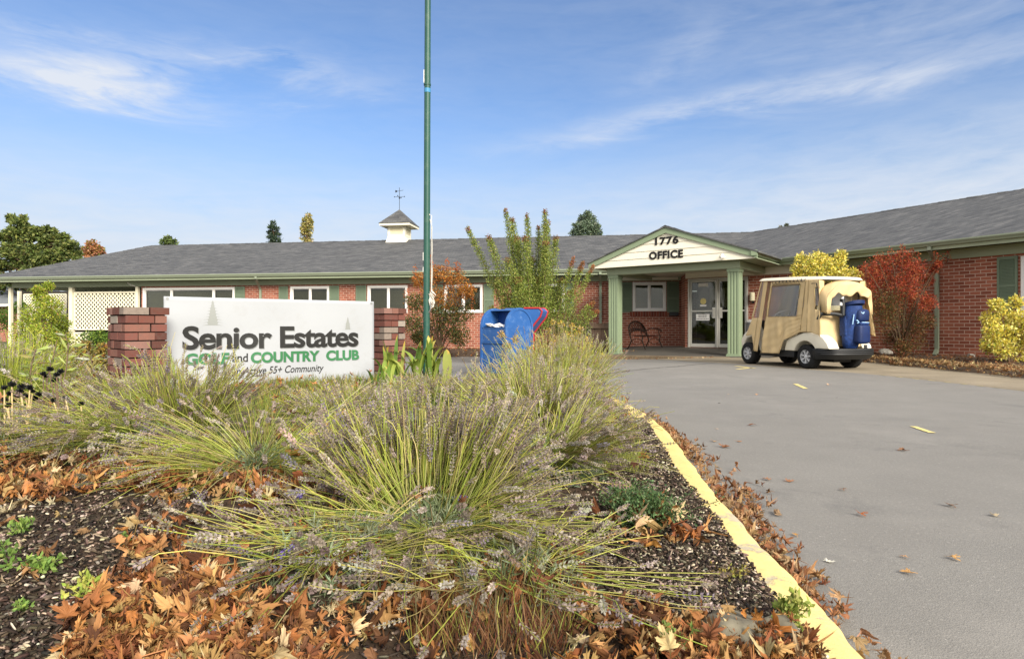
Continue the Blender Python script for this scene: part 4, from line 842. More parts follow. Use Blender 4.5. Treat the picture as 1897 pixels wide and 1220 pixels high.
shape(b, top + [(arc[0][0]+.02, .33)] + arc + [(-.30, .39)], .36, .60); shape(b, [(-.42, .39), (-.38, .47), (-.30, .54)] + top[4:] + [(arc[0][0]+.02, .33)] + arc + [(-.30, .39)], -.58, -.36)
b.build('rear_body', 'cart_body', CART, bevel=.022, seg=3, smooth=True)
b = MB(); shape(b, [(-.1, .28), (.50, .28), (.52, .55), (.45, .68), (-.1, .70)], -.36, .36); b.build('seat_pod', 'cart_body', CART, bevel=.02)
b = MB()
for s in (1, -1):
    vs = []; yi, yo = .28*s, .50*s
    P = [(1.30, .24), (1.40, .30), (1.42, .46), (1.50, .55), (1.66, .58), (1.80, .55), (1.88, .44), (1.90, .36), (1.98, .36), (2.00, .50), (1.92, .62), (1.76, .74), (1.56, .86), (1.42, .90), (1.32, .72)]
    shape(b, P, yi, yo)
shape(b, [(1.30, .24), (2.00, .30), (2.04, .50), (1.95, .65), (1.77, .76), (1.56, .88), (1.40, .92), (1.30, .70)], -.279, .279)
b.build('front_cowl', 'cart_body', CART, bevel=.03, seg=3, smooth=True)
b = MB(); b.tube([V((1.96, -.42, .30)), V((2.04, -.3, .30)), V((2.07, 0, .30)), V((2.04, .3, .30)), V((1.96, .42, .30))], .06, 10); b.build('front_bumper', 'plastic_black', CART, smooth=True)
# rear bumper, wrapping round
plan = [(-.22, .615), (-.42, .60), (-.58, .50), (-.65, .30), (-.67, 0), (-.65, -.27), (-.58, -.43), (-.42, -.53), (-.22, -.55)]
plan = [tuple(p) for p in catmull(plan, 5)]
def ring(z, k, xo=0): return [V((x*(1)+xo*(1 if x < -.3 else .3), y*k, z)) for x, y in plan]
lay = [(.385, 1.0, 0), (.36, 1.01, -.012), (.345, 1.0, -.002), (.325, 1.01, -.012), (.31, 1.0, -.002), (.29, 1.005, -.01), (.255, .98, .02), (.20, .94, .06)]
b = MB(); n = len(plan); vs = [p for z, k, xo in lay for p in ring(z, k, xo)]; m = len(lay); vs += [V((x+.10, y*.86, .385)) for x, y in plan] + [V((x+.14, y*.8, .20)) for x, y in plan]
fs = [(a*n+i, a*n+i+1, (a+1)*n+i+1, (a+1)*n+i) for a in range(m-1) for i in range(n-1)] + [(i, m*n+i, m*n+i+1, i+1) for i in range(n-1)] + [((m-1)*n+i, (m-1)*n+i+1, (m+1)*n+i+1, (m+1)*n+i) for i in range(n-1)]
b.add(vs, fs); b.build('rear_bumper', 'plastic_black', CART, smooth=True, solid=.01)
b = MB(); b.box((-.60, -.36, .30), (-.1, .36, .395)); b.box((-.13, -.36, .395), (-.10, .36, .75)); b.build('bag_well', 'plastic_black', CART)
b = MB(); b.box((-.05, -.45, .70), (.50, .45, .80)); b.build('seat', 'cream', CART, bevel=.03, seg=2); b = MB(); b.hexa([(-.08, -.45, .84), (.02, -.45, .84), (.02, .45, .84), (-.08, .45, .84), (-.16, -.43, 1.20), (-.08, -.43, 1.20), (-.08, .43, 1.20), (-.16, .43, 1.20)]); b.build('backrest', 'cream', CART, bevel=.025, seg=2)
b = MB(); b.box((.3, -.45, .27), (1.35, .45, .30)); b.build('floor_mat', 'plastic_black', CART); b = MB(); b.box((1.24, -.46, .72), (1.42, .46, .93)); b.build('dashboard', 'plastic_black', CART, bevel=.02)
b = MB(); c = V((1.05, .22, 1.03)); ax = V((.55, 0, .83)).normalized(); e1_ = V((0, 1, 0)); e2_ = ax.cross(e1_); pts = [c+(e1_*math.cos(a)+e2_*math.sin(a))*.17 for a in np.linspace(0, 2*math.pi, 22)]; b.tube(pts, .013, 8)
for a in (0.5, 2.6, 4.7): b.tube([c, c+(e1_*math.cos(a)+e2_*math.sin(a))*.17], .01, 6)
b.tube([c, c+V((.28, 0, -.25))], .02, 8); b.build('steering_wheel', 'white_vinyl', CART, smooth=True)
# roof: rounded shell
b = MB(); NX, NY = 30, 16; hx, hy = .92, .56
def rf(i, j, up):
    a = i*2-1; c = j*2-1; x = .53+hx*a; lim_ = hy*(1-.16*max(0, -a)**2-.05*max(0, a)**3); rr_ = (1-max(0, abs(a)-.86)**2*16)
    y = lim_*c*max(.5, rr_)**.5; edge = min(1, (1-abs(a))*9, (1-abs(c))*6); z = 1.715+.045*a + (.055*edge**.5 + .025*(1-c*c)*(1-a*a) if up else 0)
    return V((x, y, z))
b.grid(NX, NY, lambda i, j: rf(i, j, True)); b.grid(NX, NY, lambda i, j: rf(i, j, False))
n1 = (NX+1)*(NY+1); bd = [i for i in range(NX+1)] + [(j+1)*(NX+1)+NX for j in range(NY)] + [NY*(NX+1)+i for i in range(NX-1, -1, -1)] + [j*(NX+1) for j in range(NY-1, 0, -1)]
b.f += [(bd[k], bd[(k+1) % len(bd)], bd[(k+1) % len(bd)]+n1, bd[k]+n1) for k in range(len(bd))]
b.build('roof', 'cart_roof', CART, smooth=True)
for s in (1, -1):
    b = MB(); b.tube([V((1.48, .45*s, .85)), V((1.26, .47*s, 1.73))], .016, 8); b.build('roof_strut', 'plastic_black', CART, smooth=True); b = MB(); b.tube([V((-.15, .43*s, .6)), V((-.28, .44*s, 1.66))], .018, 8); b.build('roof_strut', 'plastic_black', CART, smooth=True)
# canvas enclosure
def lerp(P, s):
    P = [V((*p, 0)) for p in P]; L = [0]
    for a, c in zip(P[:-1], P[1:]): L.append(L[-1]+(c-a).length)
    t = s*L[-1]
    for k in range(len(P)-1):
        if t <= L[k+1]+1e-9: f = (t-L[k])/max(1e-9, L[k+1]-L[k]); return P[k]*(1-f)+P[k+1]*f
    return P[-1]
def cloth(name, topc, botc, nx, nz, y, mat='canvas', fold=.010, skip=None, seed=0, s=1, parent=CART, lean=0.0, label=None):
    b = MB(); r = random.Random(seed); ph = [r.uniform(0, 6) for _ in range(6)]
    def fn(i, j):
        a = lerp(topc, i); c = lerp(botc, i); x = a.x*(1-j)+c.x*j; z = a.y*(1-j)+c.y*j
        env = min(1, j*5)*1.0; d = fold*env*(math.sin(i*17+ph[0]+j*1.5)+.6*math.sin(i*31+ph[1]-j*3)+.5*math.sin(i*7+j*9+ph[2])+.35*math.sin(j*28+i*9+ph[3])) 
        yy = y + d*.6 + .05*(1-min(1, (z-.2)/1.2))*0 - (z-1.0)*lean
        return V((x, yy*s, z))
    b.grid(nx, nz, fn, skip=skip); return b.build(name, mat, parent, smooth='all', solid=.004, label=label)
for s in (1, -1):
    Yc = .60
    def win_skip(i, j): return .16*.0+.06 < i < .82 and j > .10
    up = cloth('canvas_door', [(1.00, 1.71), (.03, 1.69)], [(1.06, 1.0), (.06, 1.0)], 40, 20, Yc, seed=3, s=s, lean=.10, skip=lambda i, j: .05 < i < .85 and .12 < j, label='tan canvas door with clear window')
    lo = cloth('canvas_skirt', [(1.06, 1.0), (.06, 1.0)], [(1.12, .255), (.60, .262), (.56, .40), (.48, .535), (.30, .60), (.07, .69)], 46, 26, Yc, seed=3, s=s, fold=.020, lean=.10)
    vy = MB(); 
    def vf(i, j): x = 1.00-.06*0+.05*(j) - (.05+.80*i)*(.97+.03*j) ; z = 1.71-.02-(.12+.88*j)*.70+.0; return V((x, (Yc-.004-(z-1.0)*.10+.004*math.sin(i*20+j*3))*s, z))
    vy.grid(24, 12, vf); vy.build('clear_window', 'vinyl', up, smooth='all')
    cloth('canvas_side', [(.03, 1.69), (-.16, 1.68), (-.30, 1.665)], [(.07, .69), (-.05, .695), (-.20, .69), (-.33, .66), (-.43, .61)], 20, 40, Yc, seed=8, s=s, fold=.015, lean=.10, skip=lambda i, j: i > .72 and .16 < j < .56)
    cloth('canvas_strip', [(1.24, 1.75), (1.11, 1.74)], [(1.36, .285), (1.25, .275)], 5, 30, Yc-.01, seed=5, s=s, fold=.004, lean=.10)
    cloth('canvas_strip', [(1.50, .98), (1.20, .98)], [(1.66, .60), (1.46, .62), (1.36, .285), (1.30, .285)], 12, 12, Yc-.006, seed=6, s=s, fold=.004, lean=.10)
    cloth('canvas_strip', [(1.32, 1.76), (1.29, 1.76)], [(1.53, .98), (1.48, .98)], 3, 14, Yc-.012, seed=6, s=s, fold=.002, lean=.10)
    v2 = MB(); v2.grid(3, 10, lambda i, j: V(((1.30*(1-j)+1.49*j)*(1-i)+(1.22*(1-j)+1.26*j)*i, (Yc-.02-(1.74-.76*j-1.0)*.1)*s, 1.74-.76*j))); v2.build('clear_window', 'vinyl', CART)
    b = MB()
    for k in range(9): x = .95-k*.1; b.tube([V((x, (Yc-.065)*s, 1.72)), V((x-.03, (Yc-.045)*s, 1.655)), V((x-.09, (Yc-.05)*s, 1.665)), V((x-.10, (Yc-.065)*s, 1.71))], .005, 5)
    b.build('lacing', 'plastic_black', CART)
for s in (1, -1):
    def sp(x, z, o=.012): return V((x, (.60-(z-1.0)*.10+o)*s, z))
    for P, nm in (([(.03, 1.69), (.045, 1.35), (.06, 1.0), (.07, .72)], 'zip'), ([(1.0, 1.70), (1.06, 1.0), (1.12, .26), (.60, .265), (.56, .40), (.47, .54), (.30, .605), (.07, .70)], 'hem'), ([(.95, 1.62), (.15, 1.60), (.19, .995), (1.0, .995), (.95, 1.62)], 'window_piping'), ([(1.25, 1.75), (1.36, .285)], 'hem'), ([(-.30, 1.66), (-.43, .62)], 'hem'), ([(-.04, 1.68), (-.10, .70)], 'seam')):
        b = MB(); b.tube([sp(x, z) for x, z in P], .0045, 5); b.build(nm, 'canvas_seam', CART)
v3 = MB(); v3.grid(6, 10, lambda i, j: V((1.33+.2*j, (i-.5)*1.0, 1.74-.80*j))); v3.build('windscreen', 'vinyl', CART)
# rear canvas with window, and the arched hood over the bags
b = MB(); b.grid(24, 20, lambda i, j: V((-.30-.05*j+.012*math.sin(i*22+j*4)+.008*math.sin(j*12+i*6), .54-1.08*i, 1.08-.66*j))); b.build('rear_canvas', 'canvas', CART, smooth='all', solid=.004)
b = MB(); b.grid(10, 8, lambda i, j: V((-.285, .42-.84*i, 1.55-.44*j))); rw = b.build('rear_window', 'vinyl', CART)
b = MB(); b.box((-.297, -.54, 1.07), (-.28, .54, 1.10)); b.box((-.297, .42, 1.1), (-.28, .54, 1.66)); b.box((-.297, -.54, 1.1), (-.28, -.42, 1.66)); b.build('window_border', 'canvas', CART, bevel=.003)
b = MB()
def hood(i, j):
    th = math.pi*i; y = .55*math.cos(th); k = math.sin(th)**.55; z = 1.14+.52*k; dp = .20*(1-abs(math.cos(th))**6*.2)
    return V((-.30-dp*j+.01*math.sin(i*30+j*5), y*(1-.03*j), z-.05*j*j+.008*math.sin(i*24)*j-(.06 if i in (0, 1) else 0)))
b.grid(44, 10, hood); b.build('bag_hood', 'canvas', CART, smooth='all', solid=.005, label='arched tan canvas hood over the golf bag')
b = MB()
def val(i, j):
    th = math.pi*i; p = hood(i, 1); drop = (.10+.13*math.sin(th)**2+.03*math.sin(i*19)+.02*math.sin(i*41)); return V((p.x-.012+.02*math.sin(i*26+j*3)*j, p.y*(1-.14*j), p.z-drop*j*(math.sin(th)**.3)))
b.grid(44, 6, val); b.build('hood_valance', 'canvas', CART, smooth='all', solid=.004)
b = MB(); b.tube([V((-.20, .62, 1.60)), V((-.30, .60, 1.60)), V((-.36, .57, 1.12)), V((-.345, .56, 1.06))], .010, 6); b.tube([V((-.32, .59, .93)), V((-.36, .56, 1.03))], .03, 8)
b.tube([V((-.34, .56, 1.03)), V((-.46, .35, 1.03)), V((-.50, .20, 1.00))], .035, 8); b.tube([V((-.50, .20, 1.0)), V((-.49, .18, 1.2)), V((-.47, .17, 1.3))], .045, 10); b.build('bag_strap', 'plastic_black', CART, smooth=True)
b = MB(); b.tube([V((-.47, .19, 1.18)), V((-.47, .185, 1.22)), V((-.465, .18, 1.27)), V((-.462, .16, 1.36)), V((-.46, .15, 1.385))], [.055, .052, .025, .022, .018], 12); tw = b.build('club_cover', 'paper', None, smooth=True)
tag(tw, label='white club head cover sticking up beside the blue golf bag', cat='club cover'); tw.location = CART.location; tw.rotation_euler = CART.rotation_euler

# golf bag on the rear deck
GB = empty('golf_bag', tuple(Matrix.Translation(CART.location) @ Matrix.Rotation(R_(107.04), 4, 'Z') @ V((-.44, -.02, .40))), R_(107.04), label='blue patterned golf bag strapped on the back of the cart', cat='golf bag')
def bagx(z): return -.02-.10*z
b = MB(); nz, na = 20, 28; vs = []
for k in range(nz+1):
    z = k/nz*.78; r = np.interp(z, [0, .06, .18, .5, .66, .72, .78], [.115, .15, .165, .155, .165, .16, .15])
    for a in range(na): t = a*2*math.pi/na; q = 1+.05*math.cos(4*t)+.02*math.sin(3*z*9+t*2); vs.append(V((bagx(z)+r*.85*q*math.cos(t), r*1.08*q*math.sin(t), z+.02*math.cos(t)*0)))
b.add(vs, [(k*na+a, k*na+(a+1) % na, (k+1)*na+(a+1) % na, (k+1)*na+a) for k in range(nz) for a in range(na)] + [tuple(range(na-1, -1, -1)), tuple(range(nz*na, (nz+1)*na))]); b.build('body', 'bag_blue', GB, smooth=True)
def pouch(name, c, s, mat, rotz=0.0, bev=.03):
    b = MB(); Mx = Matrix.Translation(c) @ Matrix.Rotation(rotz, 4, 'Z'); b.box((-s[0]/2, -s[1]/2, -s[2]/2), (s[0]/2, s[1]/2, s[2]/2), Mx); return b.build(name, mat, GB, bevel=bev, seg=3, smooth=True)
pouch('pocket', V((-.20, -.08, .26)), (.17, .31, .36), 'bag_navy', .15, .06); pouch('pocket', V((-.17, -.09, .60)), (.19, .30, .24), 'bag_navy', .1, .07); pouch('pocket', V((-.02, .15, .42)), (.16, .08, .40), 'bag_blue', 0, .03)
pouch('pocket_flap', V((-.20, -.08, .455)), (.14, .25, .05), 'bag_blue', .15, .02)
b = MB(); b.lathe([(.15, .775), (.172, .78), (.172, .84), (.155, .845), (.15, .80), (.001, .795)], (bagx(.8)+.0, 0, 0), n=24); b.v = [(x-(y*0)+0, y*1.08, z-(x+.10)*.25) for x, y, z in b.v]; b.build('top_collar', 'bag_navy', GB, smooth=True)
b = MB()
for p, q, r_ in (((-.245, -.20, .47), (-.275, -.02, .475), .008), ((-.275, -.02, .475), (-.23, .06, .46), .008), ((-.20, .10, .62), (-.19, .12, .44), .009), ((-.235, .05, .50), (-.245, -.01, .44), .011), ((-.23, .07, .52), (-.24, .01, .46), .011), ((-.26, .0, .66), (-.275, -.03, .63), .009), ((-.275, -.03, .63), (-.27, -.06, .66), .009)): b.tube([V(p), V(q)], r_, 6)
b.build('trim', 'bag_trim', GB)
b = MB(); b.box((-.19, -.16, .76), (-.11, .06, .80), Matrix.Rotation(.12, 4, 'Y')); b.build('towel', 'bag_trim', GB, bevel=.01)
b = MB(); b.box((-.16, -.20, .0), (-.06, -.12, .07)); o = b.build('golf_ball_box', 'white_vinyl', None, bevel=.01); o.location = Matrix.Translation(CART.location) @ Matrix.Rotation(R_(107.04), 4, 'Z') @ V((-.44, -.16, .395)); o.rotation_euler = (0, 0, R_(107.04)); tag(o, label='small white box on the rear deck beside the golf bag', cat='box')

# ------------------------------------------------------------------ cast metal bench, trash can
bx, by = 3.95+.02, 20.05; BZ = .075
BE = empty('garden_bench', (3.83, 19.75, .085), R_(-47), label='dark cast metal bench with latticed backrest on the porch', cat='bench')
def bl(pts, r, n=6): m_ = MB(); m_.tube([V(p) for p in pts], r, n); return m_
# faces the doors (+x local): backrest at low x, long axis towards the wall (+y)
Lb = .95
m_ = MB(); th = np.linspace(0, math.pi, 14)
bk = [(-.10-.13*math.sin(t)**.7*1.0, Lb/2-Lb/2*math.cos(t), .45+.44*math.sin(t)**.75) for t in th]; m_.tube([V(p) for p in bk], .022, 8); m_.tube([V((-.1, .0, .42)), V((-.14, .12, .55)), V((-.16, Lb/2, .63)), V((-.14, Lb-.12, .55)), V((-.1, Lb, .42))], .017, 6)
for k in range(9):
    for sg in (1, -1):
        y0 = .04+k*.11; pts = []
        for q in range(7): t = q/6; y = y0+sg*.30*(t-.5)*1.2; ym = min(max(y, .06), Lb-.06); zt = .45+.44*math.sin(math.acos(max(-1, min(1, 1-2*ym/Lb))))**.75; z = .56+(zt-.56)*t*.98; pts.append(V((-.13-.09*t, ym, z)))
        m_.tube(pts, .010, 5)
m_.build('backrest', 'bench_metal', BE, smooth=True)
m_ = MB()
for k in range(9): x = -.08+k*.062; m_.box((x, 0, .405+.02*abs(k-4)/4), (x+.045, Lb, .42+.02*abs(k-4)/4))
m_.build('seat', 'bench_metal', BE, bevel=.004)
for y in (.0, Lb):
    m_ = MB(); m_.tube([V((-.10, y, .42)), V((-.14, y, .60)), V((.05, y, .66)), V((.30, y, .645)), V((.42, y, .62)), V((.45, y, .57)), V((.41, y, .55))], .018, 8); m_.tube([V((.36, y, .63)), V((.34, y, .53)), V((.40, y, .42))], .014, 6); m_.build('armrest', 'bench_metal', BE, smooth=True)
    m_ = MB(); m_.tube([V((.40, y, .42)), V((.37, y, .28)), V((.44, y, .12)), V((.50, y, 0))], .020, 8); m_.build('leg', 'bench_metal', BE, smooth=True); m_ = MB(); m_.tube([V((-.08, y, .42)), V((-.04, y, .26)), V((-.12, y, .10)), V((-.20, y, 0))], .020, 8); m_.build('leg', 'bench_metal', BE, smooth=True)
    m_ = MB(); m_.tube([V((-.05, y, .24)), V((.1, y, .34)), V((.25, y, .34)), V((.38, y, .24))], .010, 6); m_.tube([V((-.03, y, .22)), V((.16, y, .14)), V((.38, y, .22))], .010, 6); m_.build('stretcher', 'bench_metal', BE, smooth=True)
tx = FD.p(2.15, .35, .08); TC = empty('litter_bin', tuple(tx), label='grey bin with pale lid behind the cart by the entrance doors', cat='bin')
b = MB(); b.lathe([(.20, 0), (.22, .02), (.24, .80), (.24, .84)], (0, 0, 0), n=20); b.build('body', 'galv', TC, smooth=True); b = MB(); b.lathe([(.26, .84), (.27, .86), (.26, .90), (.12, .93), (.001, .94)], (0, 0, 0), n=20); b.build('lid', 'white_vinyl', TC, smooth=True)
# ------------------------------------------------------------------ vegetation helpers
def P_(pal, n, jit=.12, rng=RNG):
    cs = np.array([lin(c) for c, w in pal]); ws = np.array([w for c, w in pal], float); i = rng.choice(len(pal), n, p=ws/ws.sum())
    return cs[i]*(1+rng.normal(0, jit, (n, 1)))*(1+rng.normal(0, jit*.35, (n, 3)))
def unit(v): return v/np.maximum(1e-9, np.linalg.norm(v, axis=-1, keepdims=True))
def rdir(n): return unit(RNG.normal(size=(n, 3)))
def blades(base, d, L, W, C, up=None, bend=0.0):
    """leaf shaped quads with a fold: 5 verts, 4 tris -> base, left, right, tip, mid"""
    n = len(base); r = up if up is not None else rdir(n); s = unit(np.cross(d, r)); nn = np.cross(s, d); L = np.broadcast_to(L, n)[:, None]; W = np.broadcast_to(W, n)[:, None]
    mid = base+d*L*.5+nn*L*(.10+bend); tip = base+d*L
    V_ = np.stack([base, mid-nn*L*.06+s*W*.5, tip, mid-nn*L*.06-s*W*.5, mid], 1).reshape(-1, 3)
    k = np.arange(n)[:, None]*5; Fc = np.concatenate([k+np.array([[0, 1, 4]]), k+np.array([[1, 2, 4]]), k+np.array([[2, 3, 4]]), k+np.array([[3, 0, 4]])], 0)
    return V_, Fc, np.repeat(C, 5, 0)
def quads(base, d, L, W, C, up=None):
    n = len(base); r = up if up is not None else rdir(n); s = unit(np.cross(d, r)); L = np.broadcast_to(L, n)[:, None]; W = np.broadcast_to(W, n)[:, None]
    V_ = np.stack([base, base+d*L*.45+s*W*.5, base+d*L, base+d*L*.45-s*W*.5], 1).reshape(-1, 3); k = np.arange(n)[:, None]*4
    return V_, k+np.array([[0, 1, 2, 3]]), np.repeat(C, 4, 0)
def tubes(Pt, Rd, C, ns=3):
    """Pt (n,k,3), Rd (n,k), C (n,3) or (n,k,3)"""
    n, k, _ = Pt.shape; t = unit(np.gradient(Pt, axis=1)); ref = np.broadcast_to(np.array([.31, .17, .94]), t.shape); a = unit(np.cross(t, ref)); b = np.cross(t, a)
    ang = np.arange(ns)*2*np.pi/ns; V_ = Pt[:, :, None, :]+(a[:, :, None, :]*np.cos(ang)[None, None, :, None]+b[:, :, None, :]*np.sin(ang)[None, None, :, None])*Rd[:, :, None, None]
    i = np.arange(n)[:, None, None]*k*ns; j = np.arange(k-1)[None, :, None]*ns; q = np.arange(ns)[None, None, :]; q2 = (q+1) % ns
    Fc = np.stack([i+j+q, i+j+q2, i+j+ns+q2, i+j+ns+q], -1).reshape(-1, 4)
    C = C[:, None, :] if C.ndim == 2 else C; Cc = np.broadcast_to(np.broadcast_to(C, (n, k, 3))[:, :, None, :], (n, k, ns, 3)).reshape(-1, 3)
    return V_.reshape(-1, 3), Fc, Cc
class Acc:
    def __init__(s): s.V = []; s.F = {}; s.C = []; s.n = 0
    def add(s, V_, Fc, C): s.V.append(V_); s.F.setdefault(Fc.shape[1], []).append(Fc+s.n); s.C.append(C); s.n += len(V_)
    def build(s, name, mat, parent=None, **kw): return np_mesh(name, np.concatenate(s.V), [np.concatenate(f) for f in s.F.values()], np.concatenate(s.C), mat, parent, **kw)
def hz1(x, y): return float(np.atleast_1d(hz(np.array([x]), np.array([y])))[0])

# ------------------------------------------------------------------ lavender
STEM = [('b0b650', 5), ('c6c268', 4), ('9aa44a', 4), ('c9bd82', 3), ('a39260', 2)]
HEAD = [('93867a', 5), ('a4968a', 4), ('7d7066', 5), ('aea498', 2), ('8a7f86', 1.5)]
FOL = [('6f7d58', 4), ('868f6f', 4), ('5f6f4a', 3), ('99a184', 2)]
def lavender(x, y, n, Lm, rad, inc, label, fol=1.0, near=1.0, dirn=None, spread=math.pi, stem=STEM, head=HEAD, hl=(.04, .095), green=.5, purple=0, zoff=0.0, sag=.22, bare=.3, lift=.012):
    z0 = hz1(x, y)-.01+zoff; E = empty('lavender_bush', (x, y, z0), label=label, cat='lavender', group='lavender bushes of the island bed')
    nc_ = max(12, n//16); ci = RNG.integers(0, nc_, n); cph = RNG.uniform(-spread, spread, nc_)+(dirn or 0); cth = RNG.normal(inc[0], inc[1], nc_); cr = rad*np.sqrt(RNG.uniform(0, 1, nc_)); cl_ = RNG.uniform(.72, 1.12, nc_)
    loose = RNG.uniform(0, 1, n) < .22; ph = np.where(loose, RNG.uniform(-spread, spread, n)+(dirn or 0), cph[ci]+RNG.normal(0, .20, n)); r0 = np.clip(cr[ci]+RNG.normal(0, rad*.12, n), 0, rad*1.3)
    th = np.radians(np.clip(np.where(loose, RNG.normal(inc[0]+6, inc[1]+5, n), cth[ci]+RNG.normal(0, 6, n)), 2, 86)); ph2 = ph + RNG.normal(0, .25, n); base = np.stack([x+r0*np.cos(ph2), y+r0*np.sin(ph2), z0+.05+.05*RNG.uniform(0, 1, n)*near], 1)
    L = Lm*RNG.uniform(.62, 1.10, n)*cl_[ci]**.8; d = np.stack([np.sin(th)*np.cos(ph), np.sin(th)*np.sin(ph), np.cos(th)], 1)
    K = 6; t = np.linspace(0, 1, K)[None, :, None]; droop = sag*(.3+np.sin(th))[:, None, None]*np.array([0, 0, -1.0])*L[:, None, None]
    wig = rdir(n)[:, None, :]*L[:, None, None]*(.05+.13*RNG.uniform(0, 1, (n, 1, 1))**3*2); Pt = base[:, None, :]+d[:, None, :]*L[:, None, None]*t + droop*t**2.2*.6 + wig*np.sin(t*3.0)*t
    kk = RNG.uniform(0, 1, n) < .07; kd = rdir(int(kk.sum()))*np.array([1, 1, .4]); Pt[kk, 3:] += (kd*.22*L[kk][:, None])[:, None, :]*np.array([.25, .65, 1.])[None, :, None]+np.array([0, 0, -.18])*L[kk][:, None, None]*np.array([.2, .6, 1.])[None, :, None]
    g = hz(Pt[:, :, 0], Pt[:, :, 1])+lift+RNG.uniform(0, .02, (n, 1)); Pt[:, :, 2] = np.maximum(Pt[:, :, 2], g)
    Cs = P_(stem, n, .14); Cs[kk] = P_([('a89a6a', 3), ('8f8058', 3), ('7a6a4a', 2)], int(kk.sum()), .12); cg = np.array(lin('6f8a3e')); Cb = Cs[:, None, :]*(1-green*(1-t)**1.5)+cg*green*(1-t)**1.5; Rd = np.linspace(.0016, .0010, K)[None, :]*RNG.uniform(.8, 1.25, (n, 1))*(1.0+.25*(y > 3))
    a = Acc(); a.add(*tubes(Pt, Rd, Cb)); a.build('stems', 'foliage', E)
    keep = RNG.uniform(0, 1, n) > bare; tip = Pt[keep, -1]; td = unit(Pt[keep, -1]-Pt[keep, -2]); m = len(tip); W = int(7 if y < 3.2 else 5); q = 6 if y < 3.2 else 4
    hL = RNG.uniform(*hl, m); Ch = P_(head, m, .12); hr = RNG.uniform(.0042, .0068, m)*(1 if y < 3.2 else 1.15); A = Acc()
    ra = unit(np.cross(td, np.array([.3, .2, .93]))); rb = np.cross(td, ra)
    for w_ in range(W):
        f = w_/(W-1); gap = .12 if w_ == 1 else 0
        for k in range(q):
            an = k*2*np.pi/q+w_*.7+RNG.uniform(0, .6, m); out = ra*np.cos(an)[:, None]+rb*np.sin(an)[:, None]; rr_ = hr*(.55+.6*math.sin(math.pi*(.15+.75*f)))
            b0 = tip-td*(hL*(.85*(1-f)))[:, None]+out*(rr_*.15)[:, None]+rdir(m)*.0015; dd_ = unit(out*.9+td*.8+rdir(m)*.25)
            cc = Ch*(1+RNG.normal(0, .12, (m, 1)))
            if purple: cc[:min(1, purple)] = np.array(lin('6f5f9e'))
            A.add(*quads(b0, dd_, rr_*1.65, rr_*.95, cc))
    A.build('flower_heads', 'foliage', E)
    if fol:
        nc = int(520*fol); rr_ = rad*1.5*np.sqrt(RNG.uniform(0, 1, nc)); pa_ = RNG.uniform(0, 2*np.pi, nc); cx_ = x+rr_*np.cos(pa_); cy_ = y+rr_*np.sin(pa_)
        hh = (1-(rr_/(rad*1.55))**2)*.11; cz_ = z0+.0+hh*RNG.uniform(.35, 1.1, nc); c = np.stack([cx_, cy_, cz_], 1); up = unit(np.stack([np.cos(pa_)*rr_/rad*.6, np.sin(pa_)*rr_/rad*.6, np.full(nc, .9)], 1)+rdir(nc)*.3); B = Acc(); k = 13
        cb = np.repeat(c, k, 0)+np.repeat(up, k, 0)*RNG.uniform(-.03, .02, (nc*k, 1)); dd_ = unit(np.repeat(up, k, 0)*.8+rdir(nc*k)*.8); col = np.repeat(P_(FOL, nc, .12), k, 0)*(1+RNG.normal(0, .1, (nc*k, 1)))
        B.add(*quads(cb, dd_, RNG.uniform(.02, .042, nc*k), RNG.uniform(.0028, .0045, nc*k)*(1+.3*(y > 3)), col)); B.build('foliage', 'foliage', E)
    return E
